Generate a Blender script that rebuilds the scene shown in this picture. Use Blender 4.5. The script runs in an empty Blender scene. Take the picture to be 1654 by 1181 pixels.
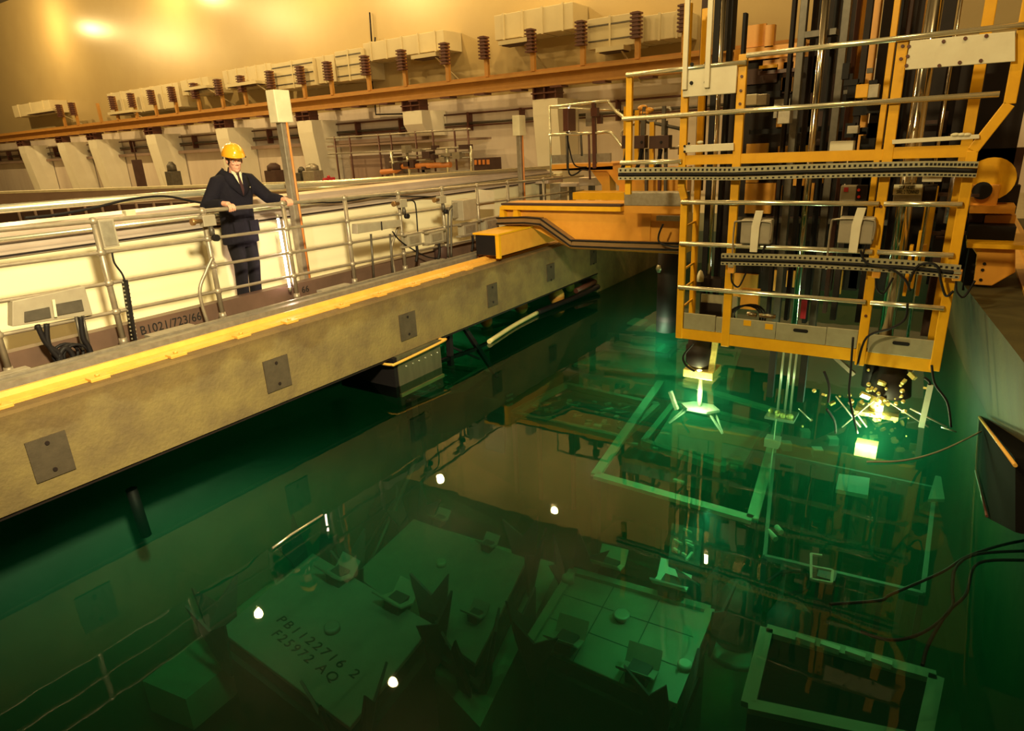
import bpy, bmesh, math, random
from mathutils import Vector, Matrix
random.seed(7)
S = bpy.context.scene
COL = S.collection

# ------------------------------------------------------------------ camera
FPX, CX, CY = 1035.0, 827.0, 585.0
RM = Matrix(((0.83388596, -0.14130277, 0.53354263),
             (0.55007505, 0.29209603, -0.78236651),
             (-0.04529513, 0.94589293, 0.3213019)))
CAM = Vector((0.0, 0.0, 1.65))
cd = bpy.data.cameras.new('camera')
cam = bpy.data.objects.new('camera', cd)
COL.objects.link(cam)
cd.sensor_width = 36.0
cd.lens = 36.0 * FPX / 1654.0
cd.shift_y = (CY - 590.5) / 1654.0
cd.clip_start = 0.05
cd.clip_end = 200
cam.matrix_world = Matrix.Translation(CAM) @ RM.to_4x4()
S.camera = cam

# ------------------------------------------------------------------ view, world, lights
S.view_settings.view_transform = 'Standard'
S.view_settings.look = 'None'
S.view_settings.gamma = 1.0
S.view_settings.use_curve_mapping = False
S.view_settings.exposure = 0.0
S.cycles.use_denoising = True
S.cycles.max_bounces = 10
S.cycles.diffuse_bounces = 3
S.cycles.glossy_bounces = 5
S.cycles.transparent_max_bounces = 24
S.cycles.volume_bounces = 1
S.cycles.caustics_reflective = False
S.cycles.caustics_refractive = False
S.cycles.sample_clamp_indirect = 4.0
W = bpy.data.worlds.new('world')
S.world = W
W.use_nodes = True
W.node_tree.nodes['Background'].inputs[0].default_value = (0.9, 0.55, 0.25, 1)
W.node_tree.nodes['Background'].inputs[1].default_value = 0.02

def light(name, kind, loc, energy, color, size=0.25, rot=None, spot=None, blend=0.5):
    l = bpy.data.lights.new(name, kind)
    l.energy = energy
    l.color = color
    if kind == 'AREA':
        l.shape = 'RECTANGLE'; l.size, l.size_y = size
    else:
        l.shadow_soft_size = size
    if spot:
        l.spot_size = spot; l.spot_blend = blend
    o = bpy.data.objects.new(name, l)
    COL.objects.link(o)
    o.location = loc
    if rot: o.rotation_euler = rot
    return o

WARM = (1.0, 0.70, 0.27)
HALL = [(-10.8, 18.2), (-16.2, 18.0), (-15.8, 8.8), (-10.4, 9.0), (-24, 12), (-22, 18.0), (-34, 12), (-32, 18.0),
        (-46, 12), (-44, 18.0), (-5, 18.2), (-5, 2.5), (1.5, 3.5)]  # lamps inferred from water glints, plus others added to brighten wall and crane
for hx, hy in HALL:
    e = (900 if hx > -8 else (700 if hx > -20 else 2000)) if hy < 15 else (900 if hx > -20 else 550)
    light('hall_and_fill_light', 'POINT', (hx, hy, 9.3), e, WARM, 0.15)
light('added_side_fill', 'SPOT', (-0.5, 0.9, 3.8), 4200, (1.0, 0.84, 0.44), 0.25, rot=(math.radians(66), 0, math.radians(60)), spot=1.35, blend=0.8)  # added spotlight without a fixture, brightens the cladding and the beam

light('added_crane_fill', 'SPOT', (-3.4, -0.3, 5.0), 1500, (1.0, 0.80, 0.36), 0.2, rot=(math.radians(62), 0, math.radians(-17)), spot=1.0, blend=0.6)  # added spotlight, no lamp there, brightens the front of the cage

# ------------------------------------------------------------------ pixel to place
def ray(px, py):
    return RM @ Vector((px - CX, -(py - CY), -FPX))
def AX(px, py, x):
    d = ray(px, py); return CAM + d * ((x - CAM.x) / d.x)
def AY(px, py, y):
    d = ray(px, py); return CAM + d * ((y - CAM.y) / d.y)
def AZ(px, py, z):
    d = ray(px, py); return CAM + d * ((z - CAM.z) / d.z)

# ------------------------------------------------------------------ materials
MATS = {}
def mat(name, col, rough=0.6, metal=0.0, col2=None, scale=4.0, bump=0.0, streak=False, emit=None, estr=0.0, spec=0.5, contrast=0.25, coat=0.0, bscale=None):
    if name in MATS: return MATS[name]
    m = bpy.data.materials.new(name); m.use_nodes = True
    nt = m.node_tree; b = nt.nodes['Principled BSDF']
    b.inputs['Base Color'].default_value = (*col, 1)
    b.inputs['Roughness'].default_value = rough
    b.inputs['Metallic'].default_value = metal
    b.inputs['Specular IOR Level'].default_value = spec
    b.inputs['Coat Weight'].default_value = coat
    if emit:
        b.inputs['Emission Color'].default_value = (*emit, 1)
        b.inputs['Emission Strength'].default_value = estr
    tc = nt.nodes.new('ShaderNodeTexCoord')
    if col2 is None:
        col2 = tuple(c * 0.72 for c in col)
    mp = nt.nodes.new('ShaderNodeMapping')
    mp.inputs['Scale'].default_value = (1, 1, 0.15) if streak else (1, 1, 1)
    nt.links.new(tc.outputs['Object'], mp.inputs[0])
    n = nt.nodes.new('ShaderNodeTexNoise')
    n.inputs['Scale'].default_value = scale
    n.inputs['Detail'].default_value = 6
    n.inputs['Roughness'].default_value = 0.6
    nt.links.new(mp.outputs[0], n.inputs['Vector'])
    r = nt.nodes.new('ShaderNodeMapRange')
    r.inputs['From Min'].default_value = 0.5 - contrast
    r.inputs['From Max'].default_value = 0.5 + contrast
    nt.links.new(n.outputs['Fac'], r.inputs['Value'])
    mx = nt.nodes.new('ShaderNodeMix'); mx.data_type = 'RGBA'
    mx.inputs['A'].default_value = (*col2, 1); mx.inputs['B'].default_value = (*col, 1)
    nt.links.new(r.outputs[0], mx.inputs['Factor'])
    nt.links.new(mx.outputs['Result'], b.inputs['Base Color'])
    if bump:
        n2 = nt.nodes.new('ShaderNodeTexNoise')
        n2.inputs['Scale'].default_value = bscale or scale * 5
        n2.inputs['Detail'].default_value = 4
        nt.links.new(tc.outputs['Object'], n2.inputs['Vector'])
        bp = nt.nodes.new('ShaderNodeBump')
        bp.inputs['Strength'].default_value = bump
        bp.inputs['Distance'].default_value = 0.02
        nt.links.new(n2.outputs['Fac'], bp.inputs['Height'])
        nt.links.new(bp.outputs[0], b.inputs['Normal'])
    MATS[name] = m
    return m

M_WALLUP = mat('cream gloss paint', (0.46, 0.35, 0.17), 0.33, col2=(0.41, 0.30, 0.145), scale=0.5, bump=0.12, bscale=1.5)
M_WALLLO = mat('pale wall paint', (0.84, 0.74, 0.66), 0.5, col2=(0.66, 0.54, 0.48), scale=1.2, streak=True)
M_CEIL = mat('dark ceiling', (0.10, 0.09, 0.07), 0.8)
M_CONC = mat('stained concrete', (0.23, 0.17, 0.062), 0.85, col2=(0.150, 0.105, 0.048), scale=2.4, bump=0.3, bscale=30, contrast=0.14)
def stain(m, zc, amp, dark, sc=2.2):
    nt = m.node_tree; b = nt.nodes['Principled BSDF']
    lk = b.inputs['Base Color'].links[0]; src = lk.from_socket
    tc = nt.nodes.new('ShaderNodeTexCoord'); sx = nt.nodes.new('ShaderNodeSeparateXYZ')
    nt.links.new(tc.outputs['Object'], sx.inputs[0])
    n = nt.nodes.new('ShaderNodeTexNoise'); n.inputs['Scale'].default_value = sc; n.inputs['Detail'].default_value = 5
    nt.links.new(tc.outputs['Object'], n.inputs['Vector'])
    mu = nt.nodes.new('ShaderNodeMath'); mu.operation = 'MULTIPLY_ADD'; mu.inputs[1].default_value = amp; mu.inputs[2].default_value = zc - amp*0.5
    nt.links.new(n.outputs['Fac'], mu.inputs[0])
    sb = nt.nodes.new('ShaderNodeMath'); sb.operation = 'SUBTRACT'
    nt.links.new(sx.outputs['Z'], sb.inputs[0]); nt.links.new(mu.outputs[0], sb.inputs[1])
    mr = nt.nodes.new('ShaderNodeMapRange'); mr.inputs['From Min'].default_value = 0.0; mr.inputs['From Max'].default_value = 0.05
    nt.links.new(sb.outputs[0], mr.inputs['Value'])
    mx = nt.nodes.new('ShaderNodeMix'); mx.data_type = 'RGBA'; mx.blend_type = 'MULTIPLY'
    mx.inputs['B'].default_value = (*dark, 1)
    nt.links.new(mr.outputs[0], mx.inputs['Factor']); nt.links.new(src, mx.inputs['A'])
    nt.links.new(mx.outputs['Result'], b.inputs['Base Color'])
stain(M_CONC, -0.20, 0.55, (0.82, 0.76, 0.70))
stain(M_CONC, -0.085, 0.03, (0.85, 0.8, 0.8), 6)
M_CONC2 = mat('grey concrete', (0.36, 0.33, 0.25), 0.85, col2=(0.22, 0.20, 0.15), scale=2.0, bump=0.25, bscale=25, streak=True)
M_FLOOR = mat('painted floor', (0.50, 0.43, 0.28), 0.5, col2=(0.42, 0.35, 0.24), scale=2.0)
M_FARC = mat('far concrete', (0.32, 0.22, 0.18), 0.8, col2=(0.24, 0.16, 0.13), scale=1.2)
M_COLM = mat('white column paint', (0.90, 0.85, 0.74), 0.5, col2=(0.82, 0.76, 0.64), scale=1.5)
M_DUCT = mat('cream duct paint', (0.62, 0.53, 0.34), 0.5, col2=(0.55, 0.46, 0.29), scale=1.5)
M_ORB = mat('orange beam paint', (0.50, 0.25, 0.055), 0.5, col2=(0.40, 0.19, 0.04), scale=3)
M_BROWN = mat('brown porcelain', (0.12, 0.04, 0.03), 0.4)
M_YEL = mat('yellow crane paint', (0.84, 0.44, 0.008), 0.45, col2=(0.72, 0.35, 0.006), scale=7, bump=0.05, coat=0.1)
M_ORG = mat('orange girder paint', (0.80, 0.37, 0.05), 0.42, col2=(0.68, 0.29, 0.035), scale=5, bump=0.05)
M_STEEL = mat('galvanised steel', (0.42, 0.37, 0.30), 0.42, 0.55, col2=(0.28, 0.24, 0.19), scale=14)
M_TUBE = mat('rail tube steel', (0.40, 0.34, 0.26), 0.42, 0.5, col2=(0.27, 0.22, 0.17), scale=10)
M_BRIGHT = mat('bright tube', (0.86, 0.82, 0.66), 0.25, 0.75, col2=(0.7, 0.66, 0.5), scale=9)
M_CHROME = mat('polished shaft', (0.72, 0.66, 0.56), 0.12, 1.0, col2=(0.55, 0.48, 0.40), scale=4)
M_GREY = mat('grey mast steel', (0.13, 0.11, 0.09), 0.45, 0.4, col2=(0.07, 0.06, 0.05), scale=9)
M_DARK = mat('dark machinery', (0.022, 0.013, 0.012), 0.6, 0.0, col2=(0.012, 0.008, 0.008), scale=5, spec=0.25)
M_DBROWN = mat('dark brown panel', (0.075, 0.038, 0.032), 0.6, col2=(0.05, 0.024, 0.02), scale=4, spec=0.3)
M_BLACK = mat('black rubber', (0.010, 0.008, 0.010), 0.6, spec=0.25)
M_RED = mat('red paint', (0.55, 0.03, 0.05), 0.4)
M_KICK = mat('dull aluminium plate', (0.42, 0.39, 0.27), 0.5, 0.3, col2=(0.33, 0.30, 0.20), scale=8, bump=0.05)
M_WHITE = mat('white painted plate', (0.80, 0.74, 0.58), 0.45, col2=(0.68, 0.60, 0.46), scale=5)
M_WARMW = mat('cream enamel', (0.82, 0.74, 0.52), 0.4)
M_PINKW = mat('pale column paint', (0.80, 0.74, 0.55), 0.4)
M_BOX = mat('grey enclosure', (0.40, 0.35, 0.27), 0.45, 0.2, col2=(0.32, 0.27, 0.21), scale=8)
M_RAILP = mat('ochre rail paint', (0.78, 0.45, 0.09), 0.45, 0.0, col2=(0.66, 0.34, 0.06), scale=8)
M_SHEET = mat('cream glossy cladding', (0.94, 0.86, 0.62), 0.25, col2=(0.90, 0.81, 0.57), scale=1.0, coat=0.3)
M_ALU = mat('ribbed aluminium coping', (0.72, 0.60, 0.54), 0.35, 0.4, col2=(0.60, 0.48, 0.42), scale=3)
M_PAD = mat('dark steel pad', (0.085, 0.062, 0.038), 0.75, 0.0, col2=(0.05, 0.036, 0.022), scale=9, bump=0.1)
M_POOLW = mat('pool wall lining', (0.17, 0.19, 0.16), 0.7, col2=(0.13, 0.15, 0.12), scale=1.5)
M_POOLF = mat('pool floor lining', (0.19, 0.23, 0.20), 0.7, col2=(0.14, 0.17, 0.15), scale=1.2)
M_SLAB = mat('pale slab under water', (0.36, 0.44, 0.35), 0.7, col2=(0.30, 0.37, 0.29), scale=3)
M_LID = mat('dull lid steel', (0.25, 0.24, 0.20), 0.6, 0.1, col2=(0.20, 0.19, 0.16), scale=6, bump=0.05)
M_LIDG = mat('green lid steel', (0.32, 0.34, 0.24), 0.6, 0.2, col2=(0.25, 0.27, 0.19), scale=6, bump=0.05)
M_SKIP = mat('dark skip steel', (0.06, 0.065, 0.06), 0.6, 0.2)
M_FRAMEG = mat('pale frame paint', (0.50, 0.56, 0.42), 0.5, col2=(0.40, 0.45, 0.33), scale=8)
M_SS = mat('stainless', (0.75, 0.76, 0.62), 0.3, 0.6)
M_INK = mat('black stencil ink', (0.01, 0.008, 0.008), 0.7)
M_ORPIPE = mat('orange pipe paint', (0.75, 0.26, 0.06), 0.45)
M_BUOY = mat('orange float', (0.75, 0.38, 0.08), 0.45)
M_BOOM = mat('pale yellow float hose', (0.80, 0.72, 0.35), 0.45)

# ------------------------------------------------------------------ mesh building
class MB:
    def __init__(s): s.v = []; s.f = []; s.sm = []; s.mark = None; s.m2 = None
    def add(s, vs, fs, smooth=False):
        n = len(s.v)
        s.v += [tuple(v) for v in vs]
        for f in fs: s.f.append([i + n for i in f]); s.sm.append(smooth)
        return s
    def box(s, a, b):
        x0, y0, z0 = [min(a[i], b[i]) for i in range(3)]; x1, y1, z1 = [max(a[i], b[i]) for i in range(3)]
        return s.add([(x0,y0,z0),(x1,y0,z0),(x1,y1,z0),(x0,y1,z0),(x0,y0,z1),(x1,y0,z1),(x1,y1,z1),(x0,y1,z1)],
              [(0,3,2,1),(4,5,6,7),(0,1,5,4),(1,2,6,5),(2,3,7,6),(3,0,4,7)])
    def cbox(s, c, d, rz=0, rx=0, ry=0):
        R = Matrix.Rotation(rz, 3, 'Z') @ Matrix.Rotation(ry, 3, 'Y') @ Matrix.Rotation(rx, 3, 'X')
        c = Vector(c); vs = []
        for z in (-.5, .5):
            for x, y in ((-.5,-.5),(.5,-.5),(.5,.5),(-.5,.5)):
                vs.append(c + R @ Vector((x*d[0], y*d[1], z*d[2])))
        return s.add(vs, [(0,3,2,1),(4,5,6,7),(0,1,5,4),(1,2,6,5),(2,3,7,6),(3,0,4,7)])
    def bar(s, p, q, w, h, up=(0, 0, 1)):
        p, q = Vector(p), Vector(q); t = (q - p).normalized(); u = Vector(up)
        if abs(t.dot(u)) > 0.97: u = Vector((0, 1, 0))
        a = t.cross(u).normalized(); b = a.cross(t).normalized()
        vs = []
        for e in (p, q):
            for i, j in ((-1,-1),(1,-1),(1,1),(-1,1)):
                vs.append(e + a*(i*w/2) + b*(j*h/2))
        return s.add(vs, [(0,3,2,1),(4,5,6,7),(0,1,5,4),(1,2,6,5),(2,3,7,6),(3,0,4,7)])
    def tube(s, pts, r, seg=10, r2=None, caps=True):
        pts = [Vector(p) for p in pts]
        n = len(pts); base = len(s.v); prev = None
        for i, p in enumerate(pts):
            t = (pts[min(i+1, n-1)] - pts[max(i-1, 0)])
            if t.length < 1e-7: t = Vector((0,0,1))
            t.normalize()
            if prev is None:
                u = Vector((0,0,1)) if abs(t.z) < 0.95 else Vector((1,0,0))
            else: u = prev
            a = t.cross(u)
            if a.length < 1e-5: a = t.cross(Vector((0.3,1,0.1)))
            a.normalize(); b = a.cross(t).normalized(); prev = b
            rr = r if r2 is None else r + (r2 - r) * i / (n - 1)
            if isinstance(r, (list, tuple)): rr = r[i]
            for k in range(seg):
                an = 2*math.pi*k/seg
                s.v.append(tuple(p + a*(math.cos(an)*rr) + b*(math.sin(an)*rr)))
        for i in range(n-1):
            for k in range(seg):
                k2 = (k+1) % seg
                s.f.append([base+i*seg+k, base+i*seg+k2, base+(i+1)*seg+k2, base+(i+1)*seg+k]); s.sm.append(True)
        if caps:
            s.f.append([base+k for k in range(seg)][::-1]); s.sm.append(False)
            s.f.append([base+(n-1)*seg+k for k in range(seg)]); s.sm.append(False)
        return s
    def lathe(s, c, prof, seg=20, axis='Z'):
        c = Vector(c); base = len(s.v)
        for r, h in prof:
            for k in range(seg):
                an = 2*math.pi*k/seg
                x, y = math.cos(an)*r, math.sin(an)*r
                d = Vector((x, y, h)) if axis == 'Z' else (Vector((h, x, y)) if axis == 'X' else Vector((y, h, x)))
                s.v.append(tuple(c + d))
        for i in range(len(prof)-1):
            for k in range(seg):
                k2 = (k+1) % seg
                s.f.append([base+i*seg+k, base+i*seg+k2, base+(i+1)*seg+k2, base+(i+1)*seg+k]); s.sm.append(True)
        s.f.append([base+k for k in range(seg)][::-1]); s.sm.append(False)
        s.f.append([base+(len(prof)-1)*seg+k for k in range(seg)]); s.sm.append(False)
        return s
    def prism(s, poly, axis, a, b):
        n = len(poly); vs = []
        for t in (a, b):
            for p in poly:
                if axis == 'Y': vs.append((p[0], t, p[1]))
                elif axis == 'X': vs.append((t, p[0], p[1]))
                else: vs.append((p[0], p[1], t))
        fs = [list(range(n))[::-1], [n+i for i in range(n)]]
        for i in range(n): fs.append([i, (i+1) % n, n+(i+1) % n, n+i])
        return s.add(vs, fs)
    def quadbox(s, q, th):
        q = [Vector(p) for p in q]
        n = (q[1]-q[0]).cross(q[3]-q[0]).normalized()
        if n.z < -0.5: n = -n
        vs = q + [p - n*th for p in q]
        return s.add(vs, [(0,1,2,3),(7,6,5,4),(0,4,5,1),(1,5,6,2),(2,6,7,3),(3,7,4,0)])
    def ball(s, c, r, sc=(1,1,1), seg=14):
        prof = [(max(0.001, math.sin(math.pi*i/10))*r, -math.cos(math.pi*i/10)*r) for i in range(11)]
        b = len(s.v); s.lathe((0,0,0), prof, seg)
        for i in range(b, len(s.v)):
            v = s.v[i]; s.v[i] = (c[0]+v[0]*sc[0], c[1]+v[1]*sc[1], c[2]+v[2]*sc[2])
        return s
    def build(s, name, m, parent=None, bevel=0.0):
        me = bpy.data.meshes.new(name)
        me.from_pydata(s.v, [], s.f); me.materials.append(m)
        if s.m2 is not None:
            me.materials.append(s.m2)
            me.polygons.foreach_set('material_index', [0 if i < s.mark else 1 for i in range(len(s.f))])
        me.validate()
        bm = bmesh.new(); bm.from_mesh(me)
        bmesh.ops.recalc_face_normals(bm, faces=bm.faces)
        bm.to_mesh(me); bm.free()
        if len(me.polygons) == len(s.sm):
            me.polygons.foreach_set('use_smooth', s.sm)
        o = bpy.data.objects.new(name, me)
        COL.objects.link(o)
        if parent is not None:
            o.parent = parent
            o.matrix_parent_inverse = Matrix.Translation(-parent_loc(parent))
        if bevel:
            b = o.modifiers.new('bevel', 'BEVEL'); b.width = bevel; b.segments = 2; b.limit_method = 'ANGLE'
        return o
def parent_loc(o):
    return o.location.copy() if o.parent is None else Vector((0,0,0))

def tag(o, label, cat, group=None, kind=None):
    if label: o['label'] = label
    if cat: o['category'] = cat
    if group: o['group'] = group
    if kind: o['kind'] = kind
    return o
def thing(name, loc, label, cat, group=None):
    o = bpy.data.objects.new(name, None); COL.objects.link(o)
    o.empty_display_size = 0.1
    o.location = loc
    return tag(o, label, cat, group)
def struct(name, mb, m, bevel=0.0):
    o = mb.build(name, m, None, bevel); o['kind'] = 'structure'; return o
def solo(name, mb, m, label, cat, group=None, bevel=0.0, kind=None):
    return tag(mb.build(name, m, None, bevel), label, cat, group, kind)
def smooth_path(pts, k=6):
    pts = [Vector(p) for p in pts]; out = []
    for i in range(len(pts)-1):
        p0 = pts[max(i-1,0)]; p1 = pts[i]; p2 = pts[i+1]; p3 = pts[min(i+2,len(pts)-1)]
        for j in range(k):
            t = j/k
            out.append(0.5*((2*p1)+(p2-p0)*t+(2*p0-5*p1+4*p2-p3)*t*t+(3*p1-p0-3*p2+p3)*t*t*t))
    out.append(pts[-1]); return out
def text_mb(txt, origin, udir, vdir, size, spacing=1.0, name='lettering', m=None, parent=None, width=None, depth=0.002, shear=0.0):
    c = bpy.data.curves.new(name, 'FONT'); c.body = txt; c.size = size; c.extrude = depth
    c.space_character = spacing; c.shear = shear
    tmp = bpy.data.objects.new('tmp', c); COL.objects.link(tmp)
    dg = bpy.context.evaluated_depsgraph_get(); dg.update()
    me = bpy.data.meshes.new_from_object(tmp.evaluated_get(dg))
    bpy.data.objects.remove(tmp); bpy.data.curves.remove(c)
    xs = [v.co.x for v in me.vertices]
    sc = 1.0 if width is None else width/(max(xs)-min(xs))
    u = Vector(udir).normalized(); v = Vector(vdir).normalized(); n = u.cross(v)
    for vt in me.vertices:
        p = vt.co; vt.co = Vector(origin) + u*((p.x-min(xs))*sc) + v*p.y + n*p.z
    me.name = name; me.materials.clear(); me.materials.append(m or M_INK)
    o = bpy.data.objects.new(name, me); COL.objects.link(o)
    if parent is not None:
        o.parent = parent; o.matrix_parent_inverse = Matrix.Translation(-parent_loc(parent))
    return o
ORD = ['leftmost', 'second', 'third', 'fourth', 'fifth', 'sixth', 'seventh', 'eighth', 'ninth', 'tenth', 'eleventh', 'twelfth',
       'thirteenth', 'fourteenth', 'fifteenth', 'sixteenth', 'seventeenth', 'eighteenth', 'nineteenth', 'twentieth']
def nth(i, what, rest):
    return (f'{ORD[i]} {what} {rest}' if i == 0 else f'{ORD[i]} {what} from the left {rest}')

WATER = -1.12
# ================================================================== SETTING
XB = -5.4       # face of the long concrete beam
XR = 0.55       # right side of the pool
YF = 14.6       # far end of the pool
FLZ = -4.6      # pool bottom as it appears
struct('floor', MB().box((-72,-12,-0.4),(-6.55,20,0.0)), M_FLOOR)
struct('floor', MB().box((-6.55,YF,-0.4),(14,20,0.0)), M_FLOOR)
struct('floor', MB().box((-6.55,-12,-0.4),(14,-0.4,0.0)), M_CONC2)
struct('wall_back', MB().box((-72,20,3.3),(14,20.4,11.6)), M_WALLUP)
struct('wall_back', MB().box((-72,20,-0.4),(14,20.4,3.3)), M_WALLLO)
struct('wall_left', MB().box((-72.4,-12,-0.4),(-72,20.4,11.6)), M_WALLUP)
struct('wall_right', MB().box((14,-12,-0.4),(14.4,20.4,11.6)), M_WALLUP)
struct('wall_front', MB().box((-72,-12.4,-0.4),(14,-12,11.6)), M_WALLUP)
struct('ceiling', MB().box((-72.4,-12.4,11.3),(14.4,20.4,11.6)), M_CEIL)
# pool shell under water
struct('wall_pool_left', MB().box((-6.75,-0.4,FLZ),(-6.4,YF,-0.4)), M_POOLW)
struct('wall_pool_far', MB().box((-6.75,YF,FLZ),(3,YF+0.4,-0.4)), M_POOLW)
struct('wall_pool_near', MB().box((-6.75,-0.8,FLZ),(3,-0.4,-0.4)), M_POOLW)
struct('floor_pool', MB().box((-6.75,-0.8,FLZ-0.3),(3,YF+0.4,FLZ)), M_POOLF)
# right pool wall, battered as in the photograph
tA, tB = Vector((0.31,7.92,0)), Vector((0.50,6.48,0))
bA, bB = Vector((0.32,9.82,-1.12)), Vector((0.69,6.91,-1.12))
def lnx(a, b, y): return a.x + (b.x-a.x)*(y-a.y)/(b.y-a.y)
q = []
ys = [-0.4, 3, 6, 9, 12, YF]
mb = MB(); vs = []
for y in ys:
    xt = max(min(lnx(tA,tB,y), 1.6), 0.05); xb = max(min(lnx(bA,bB,y), 1.8), 0.12)
    vs += [(xt,y,0),(xb,y,WATER),(xb+0.25,y,FLZ),(xt+1.3,y,0),(xt+2.2,y,FLZ)]
fs = []
for i in range(len(ys)-1):
    a = i*5; b = a+5
    fs += [(a,a+1,b+1,b),(a+1,a+2,b+2,b+1),(a,b,b+3,a+3),(a+3,b+3,b+4,a+4),(a+2,a+4,b+4,b+2)]
fs += [(0,3,4,2,1),(25,26,27,29,28)]
struct('wall_pool_right', mb.add(vs, fs), mat('wet olive concrete', (0.085,0.070,0.022), 0.7, col2=(0.045,0.038,0.014), scale=3, streak=True, bump=0.2))
struct('floor', MB().box((2.5,-0.4,-0.4),(14,YF,0.0)), M_FLOOR)

# water body: surface reflects by Fresnel, body absorbs
wm = bpy.data.materials.new('clear pool water'); wm.use_nodes = True
nt = wm.node_tree; nt.nodes.clear()
out = nt.nodes.new('ShaderNodeOutputMaterial'); mx = nt.nodes.new('ShaderNodeMixShader')
fr = nt.nodes.new('ShaderNodeFresnel'); fr.inputs[0].default_value = 1.32
tr = nt.nodes.new('ShaderNodeBsdfTransparent'); gl = nt.nodes.new('ShaderNodeBsdfGlossy')
gl.inputs['Roughness'].default_value = 0.012
tcn = nt.nodes.new('ShaderNodeTexCoord'); nn = nt.nodes.new('ShaderNodeTexNoise'); nn.inputs['Scale'].default_value = 2.2
nn.inputs['Detail'].default_value = 2
bp = nt.nodes.new('ShaderNodeBump'); bp.inputs['Strength'].default_value = 0.05; bp.inputs['Distance'].default_value = 0.03
nt.links.new(tcn.outputs['Object'], nn.inputs['Vector']); nt.links.new(nn.outputs['Fac'], bp.inputs['Height'])
nt.links.new(bp.outputs[0], gl.inputs['Normal']); nt.links.new(bp.outputs[0], fr.inputs['Normal'])
nt.links.new(fr.outputs[0], mx.inputs[0]); nt.links.new(tr.outputs[0], mx.inputs[1]); nt.links.new(gl.outputs[0], mx.inputs[2])
nt.links.new(mx.outputs[0], out.inputs['Surface'])
vc = nt.nodes.new('ShaderNodeVolumeCoefficients') if hasattr(bpy.types, 'ShaderNodeVolumeCoefficients') else None
va = nt.nodes.new('ShaderNodeVolumeAbsorption'); va.inputs['Color'].default_value = (0.0, 0.68, 0.47, 1); va.inputs['Density'].default_value = 0.75
vsn = nt.nodes.new('ShaderNodeVolumeScatter'); vsn.inputs['Color'].default_value = (0.1, 1.0, 0.62, 1); vsn.inputs['Density'].default_value = 0.035
ad = nt.nodes.new('ShaderNodeAddShader')
nt.links.new(va.outputs[0], ad.inputs[0]); nt.links.new(vsn.outputs[0], ad.inputs[1]); nt.links.new(ad.outputs[0], out.inputs['Volume'])
if vc: nt.nodes.remove(vc)
wb = MB(); vs = []; fs = []
for y in [-0.39, 3, 6, 9, 12, YF-0.01]:
    xb = max(min(lnx(bA,bB,y), 1.8), 0.12)
    vs += [(-6.39,y,WATER),(xb+0.004,y,WATER),(xb+0.254,y,FLZ+0.01),(-6.39,y,FLZ+0.01)]
for i in range(5):
    a = i*4; b = a+4
    fs += [(a+k, a+(k+1) % 4, b+(k+1) % 4, b+k) for k in range(4)]
fs += [(0,3,2,1),(20,21,22,23)]
wb.add(vs, fs)
solo('pool_water', wb, wm, 'clear green water filling the storage pond between the concrete walls', 'water', kind='stuff')

# ================================================================== LONG CONCRETE BEAM AND RAIL
Y0, Y1 = -0.4, 13.2
beam = thing('pool_edge_beam', (XB-0.6, 6, 0), 'long stained concrete beam along the left edge of the pond', 'concrete beam')
MB().prism([(XB,-0.02),(XB-0.03,0.0),(-6.56,0.0),(-6.56,-0.74),(XB,-0.74)], 'Y', Y0, 11.0).build('beam_body', M_CONC, beam)
MB().box((XB-0.02,Y0,-0.775),(-6.56,11.0,-0.735)).build('bottom_strip', M_DARK, beam)
MB().box((XB-0.02,11.0,-1.13),(-6.56,Y1+1.4,-0.01)).build('beam_end_block', M_CONC, beam)
for a, b in ((1.53,1.80),(3.57,3.86),(5.51,5.80),(7.36,7.61),(9.06,9.31),(10.64,10.9)):
    p = MB().box((XB-0.01,a,-0.59 if a < 8 else -0.54),(XB+0.012,b,-0.26)).build('steel_pad', M_PAD, beam)
    for z in (-0.31,-0.53): MB().lathe((XB+0.012,(a+b)/2,z), [(0.016,0),(0.016,0.008)], 10, 'X').build('pad_bolt', M_DARK, p)
rail = thing('crane_rail', (-5.72, 6, 0), 'ochre painted crane rail with clips on top of the left concrete beam', 'rail')
MB().prism([(-5.60,0.0),(-5.60,0.02),(-5.70,0.03),(-5.715,0.07),(-5.745,0.07),(-5.76,0.03),(-5.87,0.02),(-5.87,0.0)], 'Y', Y0, 13.0).build('rail_section', M_RAILP, rail)
MB().box((-5.56,Y0,0.0),(-5.60,13.0,0.012)).build('base_plate', M_RAILP, rail)
for y in [1.5,2.18,2.84,3.5,4.07,4.79,5.39,6.0,6.6,7.13]:
    c = MB().box((-5.60,y-0.075,0.0),(-5.50,y+0.075,0.028)).build('rail_clip', M_RAILP, rail, 0.004)
    MB().lathe((-5.555,y,0.028), [(0.018,0),(0.018,0.018)], 6).build('clip_nut', M_RAILP, c)
angle = MB().prism([(-6.0,0.0),(-6.0,0.055),(-6.10,0.055),(-6.10,0.045),(-6.015,0.045),(-6.015,0.0)], 'Y', Y0, 12.0)
solo('edge_angle', angle, M_STEEL, 'grey steel angle strip running behind the ochre rail', 'steel strip')
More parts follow.
